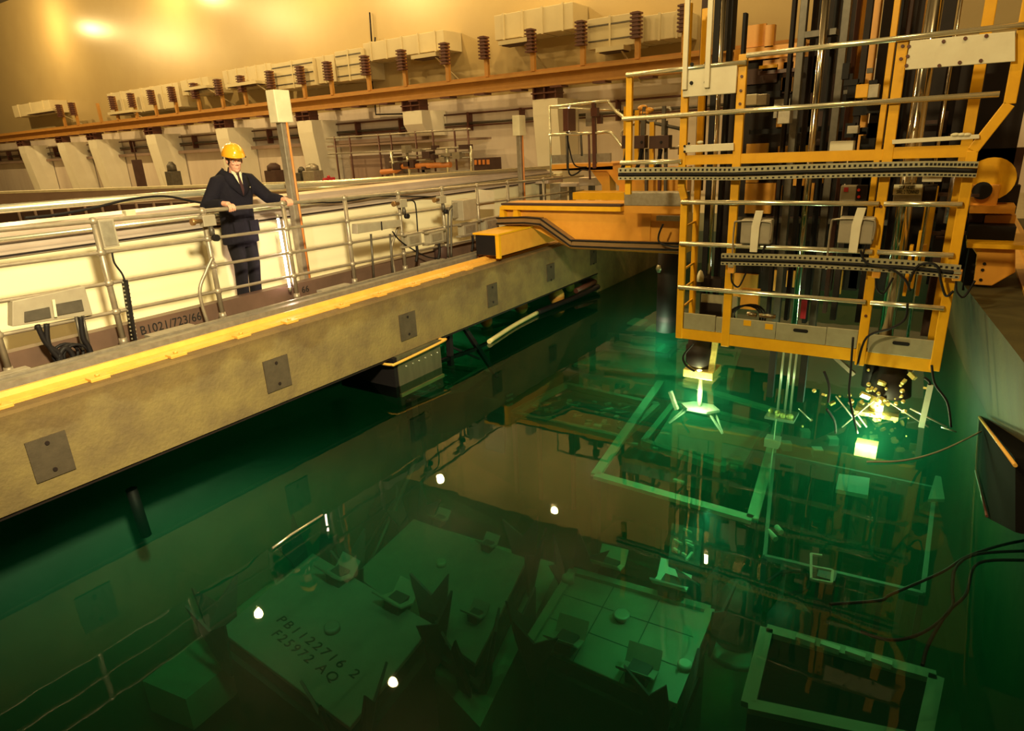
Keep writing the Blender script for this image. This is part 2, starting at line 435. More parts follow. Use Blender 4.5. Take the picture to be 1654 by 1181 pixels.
# kerb girder with painted number
kerb = thing('kerb_girder', (-6.52, 6, 0), 'dark steel kerb girder painted B1021/723/66 beside the walkway', 'steel kerb')
MB().prism([(-6.47,0.0),(-6.47,0.17),(-6.60,0.17),(-6.60,0.155),(-6.50,0.15),(-6.50,0.02),(-6.60,0.0)], 'Y', Y0, 11.5).build('channel', mat('rust brown steel',(0.20,0.12,0.09),0.4,0.3,col2=(0.13,0.08,0.06),scale=3), kerb)
o1 = AX(224,531,-6.466); o2 = AX(322,508,-6.466)
text_mb('B1021/723/66', (-6.466, 3.02, 0.035), (0,1,0), (0,0,1), 0.125, 1.05, 'painted_number', M_INK, kerb, width=(o2-o1).length)
text_mb('66', (-6.466, 4.99, 0.04), (0,1,0), (0,0,1), 0.11, 1.05, 'painted_number', M_INK, kerb)
tk = thing('cable_trunking', (-6.2,4,0), 'low grey trunking with loose cover plates along the foot of the railing', 'trunking')
for i, y in enumerate([0.9,1.5,2.15,2.95,4.05,5.05,5.95,6.95,7.85]):
    MB().box((-6.165,y,0.0),(-6.27 if i % 2 else -6.24,y+0.45,0.05 + 0.03*(i % 2))).build('cover_plate', M_BOX, tk)
MB().box((-6.12,Y0,0),(-6.16,11.5,0.075)).build('side_strip', M_STEEL, tk)

# ================================================================== HANDRAIL
XH = -6.33
ST = [(0.95,1.21),(1.85,1.20),(2.78,1.185),(3.82,1.17),(4.80,1.14),(5.73,1.13),(6.70,1.09),(7.64,1.06),(8.52,1.03),(9.4,1.01),(10.6,1.0)]
hr = thing('walkway_railing', (XH, 6, 0), 'four-bar galvanised tube railing along the left walkway', 'railing')
def rz(y): return 1.21 - 0.021*(y-1)
for i, (y, zt) in enumerate(ST):
    p = MB()
    p.tube([(XH,y,0.0),(XH,y,rz(y)+0.01)], 0.026, 12)
    post = p.build('post', M_TUBE, hr)
    for z in (rz(y), rz(y)-0.28, rz(y)-0.56, rz(y)-0.83):
        MB().ball((XH,y,z), 0.037, (1,1.15,1)).build('ball_joint', M_TUBE, post)
    MB().box((XH-0.05,y-0.06,0.0),(XH+0.06,y+0.06,0.02)).lathe((XH,y,0.02),[(0.045,0),(0.034,0.07)],12).build('foot_flange', M_TUBE, post)
for k, dz in enumerate((0,0.28,0.56,0.83)):
    MB().tube([(XH,Y0,rz(Y0)-dz)]+[(XH,y,rz(y)-dz) for y,_ in ST]+[(XH,12.2,rz(12.2)-dz)], 0.022 if k == 0 else 0.017, 10).build('handrail' if k == 0 else 'rail_bar', M_TUBE, hr)
# extra bent standpipes
for y0_, lab in ((3.62,'beside the painted number'),(6.45,'right of the twin instrument trunk')):
    solo('bent_conduit', MB().tube(smooth_path([(XH+0.03,y0_,0.0),(XH+0.03,y0_-0.02,0.35),(XH+0.02,y0_+0.1,0.55),(XH+0.02,y0_+0.2,0.68)]), 0.018, 8), M_TUBE,
         f'short bent grey conduit leaning on the railing {lab}', 'conduit')

# ================================================================== CLADDING WALL BEHIND THE WALKWAY
XC = -7.15
cl = thing('channel_cladding', (XC, 6, 0), 'bright cream glossy cladding wall behind the man', 'cladding wall')
MB().box((XC,-0.4,0),(XC-0.08,12.4,0.90)).build('cream_panel', M_SHEET, cl)
mb = MB().prism([(XC+0.03,0.88),(XC+0.03,0.93),(XC-0.03,0.96),(XC-0.03,0.99),(XC-0.09,1.02),(XC-0.09,1.06),(XC-0.16,1.09),(XC-0.16,1.14),(XC-0.40,1.16),(XC-0.40,0.88)], 'Y', -0.4, 12.4)
mb.build('ribbed_coping', M_ALU, cl)
MB().box((XC+0.031,-0.4,0.885),(XC+0.034,12.4,0.905)).build('dark_seam', M_DARK, cl)
MB().box((XC-0.06,-0.4,1.02),(XC+0.0,12.4,1.035)).build('drip_edge', M_GREY, cl)
pp = thing('coping_pipe', (XC, 6, 1.3), 'long pale pipe on white saddles above the ribbed coping', 'pipe')
MB().tube([(XC-0.15,-0.4,1.33),(XC-0.15,5.3,1.27),(XC-0.15,14,1.06+0.05)], 0.042, 14).build('pipe_run', M_BRIGHT, pp)
MB().tube([(XC+0.05,-0.4,1.06),(XC+0.05,12.4,0.99)], 0.022, 10).build('lower_pipe', M_BRIGHT, pp)
for px, py in ((207,338),(500,322),(682,303),(735,300)):
    w = AX(px, py, XC-0.15)
    mb = MB().prism([(w.y-0.10,w.z-0.13),(w.y+0.10,w.z-0.13),(w.y+0.10,w.z-0.10),(w.y+0.05,w.z-0.07),(w.y+0.05,w.z-0.01),(w.y-0.05,w.z-0.01),(w.y-0.05,w.z-0.07),(w.y-0.10,w.z-0.10)], 'X', XC-0.19, XC-0.11)
    mb.build('pipe_saddle', M_WARMW, pp)

# ================================================================== FAR POND PARAPETS
A, B = AZ(30,309.5,0.8), AZ(905,281,0.8)
d = (B-A).normalized()
A2 = A - d*14
para = thing('far_parapet', (A+B)/2*1.0, 'low grey-brown concrete parapet across the hall with a pale top edge', 'parapet')
def seg_wall(a, b, th, z0, z1):
    t = (b-a).normalized(); n = Vector((-t.y, t.x, 0))
    return MB().prism([(a.x,a.y),(b.x,b.y),((b+n*th).x,(b+n*th).y),((a+n*th).x,(a+n*th).y)], 'Z', z0, z1)
seg_wall(A2,B,0.3,0,0.74).build('parapet_body', M_FARC, para)
t_ = (B-A2).normalized(); n_ = Vector((-t_.y,t_.x,0))
seg_wall(A2-n_*0.04,B-n_*0.04,0.38,0.74,0.82).build('pale_top_edge', M_WARMW, para)
C1, D1 = AZ(30,334,0.55), AZ(335,322,0.55)
C1x = C1-(D1-C1).normalized()*6
par2 = thing('stiffened_trough', (C1+D1)/2, 'dark brown trough with upright stiffeners behind the long pale pipe', 'trough')
seg_wall(C1x,D1,0.3,0,0.5).build('trough_body', M_DBROWN, par2)
u = (D1-C1).normalized()
for i in range(12):
    p = C1 + u*((D1-C1).length*i/11)
    MB().cbox((p.x,p.y-0.04,0.28),(0.05,0.06,0.5)).build('stiffener', M_FARC, par2)
for (x0,y0,x1,y1,z,r_,lab) in ((340,312,900,287,0.62,0.05,'upper pale pipe running along the far parapet'),(480,328,905,292,0.5,0.04,'lower pale pipe running below the far parapet edge')):
    a, b = AZ(x0,y0,z), AZ(x1,y1,z)
    solo('service_pipe', MB().tube([a,b], r_, 8), M_BRIGHT, lab, 'pipe')

# ================================================================== BACK WALL ITEMS
YW = 19.2
def VY(px, py, y): return AY(px, py, y)
cols = [-49.4,-44.0,-40.2,-34.1,-28.05,-22.35,-16.5,-10.97]
for i, x in enumerate(cols):
    c = thing('wall_column', (x, 19.4, 0), nth(i, 'white painted column', 'carrying the orange runway beam'), 'column', 'columns under the runway beam')
    bot = 2.1 if i == 6 else 0.0
    MB().prism([(19.95,2.95),(18.6,2.95),(18.6,2.5),(18.9,bot),(19.95,bot)] , 'X', x-0.45, x+0.45).build('shaft', M_COLM, c)
    mb = MB()
    mb.box((x-0.42,18.7,2.95),(x+0.42,18.76,3.30))
    for dx in (-0.42,-0.02,0.38): mb.box((x+dx,18.55,2.95),(x+dx+0.05,19.0,3.30))
    mb.box((x-0.46,18.52,3.10),(x+0.46,19.0,3.14))
    mb.build('bearing_bracket', M_BROWN, c)
rb = thing('runway_beam', (-25, 18.7, 3.3), 'long orange crane runway beam carried on columns along the back wall', 'beam')
mb = MB()
mb.box((-64,18.5,3.66),(-3.0,18.95,3.74)).box((-64,18.5,3.30),(-3.0,18.95,3.36)).box((-64,18.70,3.36),(-3.0,18.74,3.66)).box((-64,18.69,3.74),(-3.0,18.76,3.82))
mb.build('i_section', M_ORB, rb)
for x in [a*1.45-60 for a in range(38)]: MB().box((x,18.46,3.24),(x+0.4,18.9,3.30)).build('clamp_plate', M_BROWN, rb)
posts = [(45,205,None),(88,185,None),(103,183,1),(124,182,1),(160,172,0),(188,170,1),(218,165,1),(250,160,1),(283,155,1),(320,152,1),(358,145,1),(395,140,1),(441,130,1),(490,125,1),(534,118,1),(594,108,1),(653,100,1),(722,88,1),(785,78,1),(860,66,1),(941,55,1),(1030,45,1),(1106,42,1)]
posts = [p for p in posts if p[2] is not None]
for i, (px, py, ins) in enumerate(posts):
    w = VY(px, py+10, 18.7)
    x = w.x
    lab = ('bare orange post without insulators standing on the runway beam' if ins == 0 else
           (nth(i, 'orange post', 'with a stack of brown insulators on the runway beam') if i < 20 else 'last orange insulator post before the yellow lifting machine'))
    p = thing('insulator_post', (x, 18.72, 3.8), lab, 'post', 'insulator posts on the runway beam')
    MB().box((x-0.07,18.66,3.78),(x+0.07,18.78,4.95 if ins else 4.75)).build('post', M_ORB, p)
    if ins:
        mb = MB()
        for k in range(7): mb.cbox((x,18.6,4.33+k*0.10),(0.29,0.26,0.045))
        mb.box((x-0.09,18.5,4.3),(x+0.09,18.64,4.97))
        mb.build('insulator_stack', M_BROWN, p)
# ducts
def duct(px0, px1, pyt, pyb, ribs, lab, y=19.0, name='air_duct', extra=None):
    a = VY(px0, (pyt+pyb)/2, y); b = VY(px1, (pyt+pyb)/2, y)
    mid = (px0+px1)/2
    zt = VY(mid, pyt, y).z; zb = VY(mid, pyb, y).z
    d_ = thing(name, ((a.x+b.x)/2, 19.5, zb), lab, 'duct')
    MB().box((a.x+0.01,y,zb),(b.x-0.01,19.99,zt)).build('duct_body', M_DUCT, d_, 0.01)
    for k in range(ribs):
        x = a.x + (b.x-a.x)*(k+0.5)/ribs
        MB().box((x-0.03,y-0.03,zb-0.02),(x+0.03,19.99,zt+0.03)).build('flange', M_DUCT, d_)
    if extra:
        for e in range(extra):
            z = zb + (zt-zb)*(e+0.5)/extra
            MB().box((a.x+0.05,y-0.02,z-0.02),(b.x-0.05,y,z+0.02)).build('stiffening_rib', M_GREY, d_)
    return d_
duct(20,82,166,186,3,'short cream air duct at the far left end of the back wall')
duct(174,292,142,180,7,'long cream air duct behind the insulator posts on the left')
duct(292,338,127,152,2,'small cream duct outlet box at the end of the left duct', y=18.8)
duct(360,440,108,140,5,'plain cream air duct left of the ribbed fan housings')
duct(440,508,98,142,1,'cream ribbed fan housing on the duct above the lamp post', extra=3, y=18.85)
duct(508,542,90,134,1,'narrow cream duct link between the two ribbed fan housings')
duct(542,586,80,130,1,'taller cream ribbed fan housing on the middle duct', extra=3, y=18.85)
duct(586,718,59,90,5,'cream air duct running right of the ribbed fan housings')
duct(798,926,14,56,4,'deep cream duct near the top edge between two insulator posts')
duct(948,1024,26,76,1,'deep cream ribbed duct box near the top edge', extra=2, y=18.85)
duct(1024,1108,22,64,3,'cream duct beside the white cage plate near the top edge')
for px0,px1,py,lab in ((42,88,182,'far left'),(175,215,182,'left end'),(295,335,143,'small outlet box'),(365,415,137,'lamp post'),(665,705,90,'middle duct end'),(806,852,67,'top duct'),(963,1008,78,'deep box')):
    a = VY(px0,py,18.5); b = VY(px1,py,18.5)
    v = thing('air_outlet', (a.x,18.8,a.z-0.2), f'flat cream air outlet tray under the duct at the {lab}', 'air vent')
    MB().box((a.x,18.45,a.z-0.12),(b.x,18.99,a.z)).build('tray', M_DUCT, v)
    MB().box((a.x+0.1,18.5,a.z-0.15),(b.x-0.05,18.95,a.z-0.11)).build('grille', M_DBROWN, v)
    MB().bar((b.x-0.1,18.5,a.z-0.1),(b.x-0.1,19.98,a.z-0.9),0.04,0.04).build('strut', M_DUCT, v)
solo('wall_cable', MB().tube([(VY(597,20,19.9)).to_tuple(), (VY(601,78,19.9)).to_tuple()],0.03,6), M_BLACK, 'black cable running down the wall above the middle duct', 'cable')
solo('wall_conduit', MB().tube([VY(606,60,19.85),VY(601,135,19.85),VY(606,170,19.85),VY(607,185,19.85),VY(690,183,19.85)],0.03,6), M_BLACK, 'thin dark conduit bending right under the runway beam', 'conduit')
# pipe rack on wall
bays = [(-60,-50,0),(-48.9,-44.6,1),(-43.5,-40.7,2),(-39.7,-34.6,3),(-33.6,-28.5,4),(-27.5,-22.8,5),(-21.8,-17,6),(-16,-11.5,7),(-10.4,-5,8)]
for x0,x1,i in bays:
    r_ = thing('pipe_rack', ((x0+x1)/2,19.8,2.4), nth(i, 'rack of thin brown pipes', 'on the wall between the columns'), 'pipes', 'pipe racks on the back wall')
    for z, rr, m in ((2.78,0.035,M_BROWN),(2.45,0.05,M_GREY),(2.36,0.03,M_BROWN)):
        MB().tube([(x0,19.8,z),(x1,19.8,z)], rr, 6).build('pipe', m, r_)
    n = max(1,int((x1-x0)/2))
    for k in range(n):
        x = x0+(x1-x0)*(k+0.5)/n
        MB().box((x-0.03,19.7,2.2),(x+0.03,19.99,2.82)).build('hanger', M_BROWN, r_)
    if i < 7:
        l = solo('wall_ledge', MB().box((x0,19.6,1.98),(x1,20,2.12)), M_FARC, nth(i, 'brown horizontal ledge', 'between two columns'), 'ledge', 'ledges between the columns')
# maintenance scaffold right of column at x=-22
def W18(px,py): return VY(px,py,18.2)
sc_ = thing('service_platform', W18(640,285), 'brown tubular service platform with pipes against the back wall', 'platform')
a, b = W18(528,233), W18(760,218)
MB().box((a.x,18.2,1.86),(b.x,19.4,1.93)).build('deck', M_FARC, sc_)
for z in (2.2, 1.62):
    MB().tube([(a.x,18.2,z),(b.x,18.2,z)],0.035,6).build('rail_bar', M_STEEL, sc_)
for px in (541,565,612,632,672,700,735,757):
    x = W18(px,230).x
    MB().tube([(x,18.2,0.0),(x,18.2,2.25)],0.035,6).build('post', M_BROWN, sc_)
sk = thing('pipe_skid', W18(690,292), 'skid of pipework with a thick orange pipe in front of the service platform', 'pipework')
def W17(px,py): return VY(px,py,17.4)
MB().tube([W17(616,278),W17(640,276),W17(650,269),W17(728,266)],0.09,8).build('orange_pipe', M_ORPIPE, sk)
for p0,p1 in (((632,245),(638,292)),((657,245),(663,290)),((760,236),(762,285)),((722,240),(724,285))):
    MB().tube([W17(*p0),W17(*p1)],0.05,6).build('upright_pipe', M_BRIGHT, sk)
for y0_ in (245,254,262,283):
    MB().tube([W17(630,y0_),W17(760,y0_-8)],0.03,6).build('cross_pipe', M_STEEL, sk)
for i in range(16):
    w = W17(random.uniform(640,755), random.uniform(235,286)); MB().cbox(w,(random.uniform(.1,.4),0.3,random.uniform(.08,.3))).build('valve', M_DBROWN if i % 3 else M_STEEL, sk)
a,b = W18(552,253), W18(612,290)
solo('wall_tank', MB().box((a.x,18.6,a.z),(b.x,19.6,0.05)), M_FARC, 'plain grey-brown cabinet beside the column under the service platform', 'cabinet')
a,b = W17(765,256), W17(788,284)
hc = thing('hose_cabinet', (a.x,17.4,0), 'grey cabinet with orange coils right of the pipework skid', 'cabinet')
MB().box((a.x,17.4,0),(b.x,18.2,a.z)).build('cabinet_body', M_DBROWN, hc)
for k in range(4): MB().box((a.x+0.05+k*0.16,17.36,b.z+0.35),(a.x+0.13+k*0.16,17.42,a.z-0.05)).build('orange_coil', M_ORPIPE, hc)
for px0,px1,pyt,pyb,m,lab in ((424,446,264,293,M_DBROWN,'dark round-shouldered machine behind the man\'s left shoulder'),(473,486,270,293,M_GREY,'small grey pump unit right of the lamp post'),(486,508,265,293,M_STEEL,'steel framed pump stand right of the lamp post'),(520,526,284,293,M_RED,'small dark red canister by the column foot'),(205,222,230,300,M_DBROWN,'tall thin dark pipe stack between two columns'),(262,280,262,300,M_GREY,'grey fire hose stand before the fourth column')):
    a = W17(px0,pyt); b = W17(px1,pyb)
    mc = thing('floor_machine', (a.x,17.4,b.z), lab, 'machine')
    w_ = b.x-a.x; h_ = a.z-b.z
    MB().box((a.x,17.4,0),(b.x,17.9,b.z+h_*0.6)).build('machine_base', m, mc, 0.02)
    MB().lathe((a.x+w_*0.5,17.65,b.z+h_*0.6),[(w_*0.4,0),(w_*0.38,h_*0.25),(w_*0.15,h_*0.4)],12).build('machine_head', m, mc)

# ================================================================== LAMP POSTS
def lamp_post(x, y, ztop, zbox, w, lab, zb=0.0):
    p = thing('lamp_post', (x,y,zb), lab, 'lamp post')
    MB().box((x-w*0.45,y-w*0.5,zb),(x+w*0.45,y+w*0.5,ztop-0.05)).build('post', M_STEEL, p, 0.008)
    MB().box((x-0.08,y-w*0.5-0.06,zbox),(x+0.08,y+w*0.5+0.06,ztop)).build('lamp_housing', M_WARMW, p, 0.01)
    MB().tube([(x+w*0.45+0.012,y+0.02,zb+0.02),(x+w*0.45+0.012,y+0.02,zbox+0.02)],0.014,6).build('orange_cable', M_ORPIPE, p)
    return p
lamp_post(-6.98,5.47,2.40,2.03,0.11,'pale lamp post with an orange cable standing right beside the man',0.0)
lamp_post(-6.98,10.85,2.16,1.80,0.10,'slimmer pale lamp post standing left of the yellow platform',0.0)

# fluorescent tube beside the man, behind the fifth railing post
ft = thing('tube_lamp', (XH-0.06,4.76,0.15), 'glowing white tube lamp upright behind the railing post beside the man', 'lamp')
MB().tube([(XH-0.05,4.755,0.16),(XH-0.05,4.745,0.98)],0.013,8).build('glowing_tube', mat('tube glow',(1,0.9,0.85),0.5,emit=(1.0,0.74,0.62),estr=45.0), ft)
MB().lathe((XH-0.05,4.755,0.12),[(0.02,0),(0.02,0.05)],8).lathe((XH-0.05,4.745,0.97),[(0.02,0),(0.02,0.05)],8).build('end_caps', M_STEEL, ft)
# ================================================================== LIFTING MACHINE ON THE BRIDGE
def R(px0, py0, px1, py1, y, th, name, m, parent, bevel=0.0):
    cx_, cy_ = (px0+px1)/2, (py0+py1)/2
    x0 = AY(px0,cy_,y).x; x1 = AY(px1,cy_,y).x; z1 = AY(cx_,py0,y).z; z0 = AY(cx_,py1,y).z
    return MB().box((x0,y,z0),(x1,y+th,z1)).build(name, m, parent, bevel)
def bolts(pts, y, r, name, m, parent):
    for px, py in pts:
        w = AY(px,py,y); MB().lathe((w.x,y-0.012,w.z), [(r,0),(r,0.014)], 8, 'Y').build(name, m, parent)
XS = (-2.40, -1.90, -0.52, 0.11)
YC = 7.0
cage = thing('access_cage', (-1.1, YC, -0.57), 'yellow guard cage of posts and pale tube rails hanging over the pond', 'guard cage')
def post_path(pts, w, d_, name='post'):
    mb = MB()
    for a, b in zip(pts[:-1], pts[1:]):
        mb.bar(a, b, w, d_, up=(1,0,0))
    return mb.build(name, M_YEL, cage, 0.006)
pw = 0.085
post_path([(-2.40,YC,-0.57),(-2.40,YC,1.00),(-2.44,YC,1.13),(-2.44,YC,2.9)], 0.05, pw*0.9)
post_path([(-1.87,YC,-0.60),(-1.87,YC,2.38)], 0.05, pw)
post_path([(-0.525,YC,-0.62),(-0.525,YC,2.37)], 0.05, pw)
post_path([(0.11,YC,-0.58),(0.105,YC,1.42),(0.30,YC,1.78),(0.30,YC,3.2)], 0.05, pw)
post_path([(-3.06,YC,1.05),(-3.06,YC,2.28)], 0.05, pw*0.8)
post_path([(-2.40,YC+0.42,-0.55),(-2.40,YC+0.42,2.9)], 0.05, pw*0.8)
post_path([(0.06,YC+0.75,-0.55),(0.06,YC+0.75,3.3)], 0.05, pw*1.1)
for z in (-0.22,0.0,0.22,0.46,0.7):
    MB().bar((-2.40,YC,z),(-2.40,YC+0.42,z+0.02),0.02,0.02).build('rung', M_YEL, cage)
for xx, zs in ((-1.87,(2.3,2.18,2.05,1.93)),(-0.525,(2.3,2.2,0.95,-0.1))):
    for z in zs: MB().lathe((xx,YC-0.034,z),[(0.014,0),(0.014,0.01)],8,'Y').build('bolt_head', M_BROWN, cage)
yr = YC - 0.045
def crail(x0, x1, z, r=0.024, m=M_BRIGHT):
    MB().tube([(x0,yr,z),(x1,yr,z)], r, 12).build('guard_rail', m, cage)
crail(-3.08,-1.83,2.30); crail(-1.83,0.33,2.36); crail(-3.12,0.22,1.86,0.024); crail(-3.14,-2.44,1.40)
for z in (0.975,0.53,0.04): crail(-2.42,-0.54,z); crail(-0.50,0.10,z+0.0)
MB().box((-2.44,YC-0.02,1.36),(-0.52,YC+0.04,1.455)).build('yellow_rail_band', M_YEL, cage)
MB().box((-0.50,YC-0.02,1.37),(0.10,YC+0.04,1.47)).build('yellow_rail_band', M_YEL, cage)
MB().box((-2.44,YC-0.01,-0.57),(-1.90,YC+0.06,-0.45)).build('base_channel', M_YEL, cage)
MB().box((-1.84,YC-0.01,-0.585),(-0.55,YC+0.06,-0.455)).build('base_channel', M_YEL, cage)
mb = MB().box((-0.50,YC-0.01,-0.60),(0.09,YC+0.06,-0.47)); mb.build('base_channel', M_YEL, cage)
MB().box((-2.36,YC+0.06,-0.50),(-1.93,YC+0.62,-0.46)).build('deck', M_KICK, cage)
MB().box((-1.84,YC+0.06,-0.50),(-0.56,YC+0.45,-0.46)).build('deck', M_KICK, cage)
MB().box((-0.48,YC+0.06,-0.52),(0.08,YC+0.62,-0.48)).build('deck', M_KICK, cage)
MB().box((-2.36,YC+0.62,-0.50),(-1.93,YC+0.66,-0.18)).build('kick_plate', M_KICK, cage)
for x0, x1, zb, zt in ((-2.35,-1.99,-0.445,-0.26),(-1.98,-1.91,-0.445,-0.27),(-1.83,-1.35,-0.45,-0.265),(-1.345,-0.86,-0.45,-0.265),(-0.855,-0.57,-0.45,-0.26),(-0.47,0.08,-0.47,-0.285)):
    k = MB().box((x0,YC-0.015,zb),(x1,YC+0.005,zt)).build('kick_plate', M_KICK, cage, 0.003)
    if x1-x0 > 0.4 and x0 != -1.83 or x0 == -0.47:
        c = (x0+x1)/2
        MB().prism([(c-0.055+0.018*math.cos(a)-0.02*0, zt-0.06+0.018*math.sin(a)) for a in [math.pi/2+i*math.pi/6 for i in range(7)]] +
                   [(c+0.055+0.018*math.cos(a), zt-0.06+0.018*math.sin(a)) for a in [-math.pi/2+i*math.pi/6 for i in range(7)]], 'Y', YC-0.018, YC-0.0149).build('hand_slot', M_BLACK, k)
for px in (1242,1207):
    w = AY(px, 522 if px < 1220 else 528, YC-0.018)
    MB().box((w.x-0.04,YC-0.019,w.z-0.03),(w.x+0.04,YC-0.0151,w.z+0.03)).build('yellow_sticker', M_YEL, cage)
# pale plates bolted to the cage
pl = MB().box((-2.45,YC-0.06,2.03),(-1.91,YC-0.035,2.29)).build('corner_plate', M_WHITE, cage, 0.006)
bolts([(1118,104),(1141,102),(1117,134),(1140,133)], YC-0.06, 0.018, 'plate_bolt', M_BLACK, pl)
MB().box((-2.45,YC-0.09,2.1),(-2.40,YC-0.06,2.95)).build('plate_strut', M_WHITE, cage, 0.004)
MB().box((-2.22,YC-0.09,2.1),(-2.17,YC-0.06,2.95)).build('plate_strut', M_WHITE, cage, 0.004)
pl = MB().quadbox([AY(1462,113,YC-0.07),AY(1640,99,YC-0.07),AY(1640,50,YC-0.07),AY(1470,66,YC-0.07)],0.02).build('corner_plate', M_WHITE, cage, 0.004)
bolts([(1468,75),(1466,91),(1464,106),(1517,106),(1524,67),(1550,101),(1559,62),(1584,98),(1593,58)], YC-0.07, 0.014, 'plate_bolt', M_BROWN, pl)
pl = MB().quadbox([AY(1104,247,YC-0.05),AY(1185,243,YC-0.05),AY(1185,231,YC-0.05),AY(1104,235,YC-0.05)],0.02).build('narrow_plate', M_WHITE, cage, 0.004)
bolts([(1106,236),(1106,245),(1113,232)], YC-0.05, 0.012, 'plate_bolt', M_BLACK, pl)
MB().quadbox([AY(1441,233,YC-0.05),AY(1582,224,YC-0.05),AY(1582,217,YC-0.05),AY(1441,226,YC-0.05)],0.02).build('narrow_plate', M_WHITE, cage, 0.003)
for px in (1131,1543,1553,1562):
    w = AY(px, 230 if px < 1200 else 218, YC-0.04); MB().ball(w, 0.022, (1.6,1,0.8), 8).build('white_knob', M_WARMW, cage)

# drag chains / perforated trays
def chain(pts, y, hgt, lab, gap=True):
    t = thing('cable_tray', AY(*pts[0], y), lab, 'cable tray')
    W_ = [AY(px,py,y) for px,py in pts]
    for dz, h in ((0, hgt*0.42),(-hgt*0.72, hgt*0.28)):
        mb = MB()
        for a, b in zip(W_[:-1], W_[1:]):
            mb.bar(a+Vector((0,0,dz)), b+Vector((0,0,dz)), 0.05, h, up=(0,0,1))
        L = (W_[-1]-W_[0]).length; n = int(L/0.045); mb.mark = len(mb.f); mb.m2 = M_BLACK
        for i in range(n):
            f = (i+0.5)/n*(len(W_)-1); k = min(int(f),len(W_)-2); p = W_[k].lerp(W_[k+1], f-k)
            mb.cbox((p.x,p.y-0.026,p.z+dz),(0.020,0.004,h*0.42))
        mb.build('perforated_side', M_KICK, t)
    c = smooth_path([p+Vector((0,-0.01,-hgt*0.40+random.uniform(-.004,.004))) for p in W_], 4)
    MB().tube(c, hgt*0.17, 8).build('black_cable', M_BLACK, t)
    return t
chain([(1000,275),(1100,274),(1185,274),(1300,270),(1400,267),(1500,265),(1580,266)], YC-0.10, 0.12, 'upper perforated cable tray with black cable across the yellow cage')
chain([(1166,413),(1230,414),(1300,416),(1385,420),(1470,425),(1552,433)], YC-0.10, 0.11, 'lower perforated cable tray with black cable across the yellow cage')

# lamps hung at posts
for px, py, lab in ((1182,433,'small orange box lamp on the second cage post'),(1416,440,'small orange box lamp on the third cage post'),(1546,444,'small orange box lamp on the right cage post')):
    w = AY(px,py,YC-0.08)
    t = thing('indicator_box', w, lab, 'box lamp')
    MB().box((w.x-0.035,YC-0.12,w.z-0.05),(w.x+0.035,YC-0.05,w.z+0.05)).build('lamp_case', M_ORG, t, 0.008)
    MB().box((w.x-0.028,YC-0.13,w.z+0.015),(w.x+0.028,YC-0.12,w.z+0.04)).build('bright_lens', M_BRIGHT, t)
    MB().tube(smooth_path([(w.x,YC-0.09,w.z-0.05),(w.x+0.02,YC-0.1,w.z-0.15),(w.x+0.08,YC-0.06,w.z-0.2),(w.x+0.14,YC-0.04,w.z-0.05)]),0.010,6).build('flex', M_BLACK, t)

# enclosures strapped to the rails
def enclosure(px, py, lab):
    w = AY(px,py,YC-0.09)
    t = thing('strapped_enclosure', w, lab, 'enclosure')
    MB().box((w.x-0.15,YC-0.10,w.z-0.14),(w.x+0.15,YC+0.02,w.z+0.11)).build('enclosure_box', M_BOX, t, 0.012)
    mb = MB().prism([(w.x-0.04,w.z-0.22),(w.x+0.035,w.z-0.22),(w.x+0.04,w.z+0.04),(w.x+0.065,w.z+0.2),(w.x-0.01,w.z+0.2),(w.x-0.04,w.z+0.04)],'Y',YC-0.125,YC-0.105)
    mb.build('pale_strap', M_WHITE, t, 0.003)
    MB().tube(smooth_path([(w.x-0.22,YC-0.08,w.z-0.4),(w.x-0.22,YC-0.09,w.z+0.02),(w.x-0.17,YC-0.11,w.z+0.09),(w.x+0.1,YC-0.11,w.z+0.09),(w.x+0.155,YC-0.11,w.z+0.05),(w.x+0.15,YC-0.11,w.z-0.1)]),0.010,6).build('conduit', M_TUBE, t)
    MB().tube(smooth_path([(w.x+0.10,YC-0.08,w.z-0.12),(w.x+0.08,YC-0.1,w.z-0.3),(w.x+0.1,YC-0.12,w.z-0.42)]),0.010,6).build('cable', M_BLACK, t)
    return t
enclosure(1221,372,'grey enclosure with a pale strap on the left of the cage rails')
enclosure(1383,370,'grey enclosure with a pale strap under the red-button control box')
t = thing('control_box', AY(1380,312,YC+0.35), 'grey-green control box with red push buttons inside the cage', 'control box')
R(1357,300,1383,327,YC+0.35,0.12,'box_body',M_BOX,t,0.008); R(1383,300,1399,327,YC+0.34,0.12,'button_panel',M_DARK,t)
for py in (307,318):
    w = AY(1387,py,YC+0.33); MB().lathe((w.x,YC+0.325,w.z),[(0.014,0),(0.014,0.02)],10,'Y').build('red_button', mat('red button',(0.9,0.05,0.02),0.4), t)
R(1363,303,1370,310,YC+0.343,0.008,'red_label',M_RED,t)
sg = thing('hoist_sign', AY(1467,305,YC+0.45), 'cream sign with black lettering on the steel hoist housing', 'sign')
R(1443,298,1489,315,YC+0.45,0.01,'sign_plate',M_WARMW,sg)
a = AY(1452,304,YC+0.448); b = AY(1478,303,YC+0.448)
text_mb('SKIP HOIST', (a.x,YC+0.446,a.z-0.01), (1,0,0), (0,0,1), 0.05, 1, 'lettering', M_INK, sg, width=b.x-a.x)
a = AY(1448,312,YC+0.448); b = AY(1484,311,YC+0.448)
text_mb('SWL 2 TONNES', (a.x,YC+0.446,a.z-0.005), (1,0,0), (0,0,1), 0.05, 1, 'lettering', M_INK, sg, width=b.x-a.x)

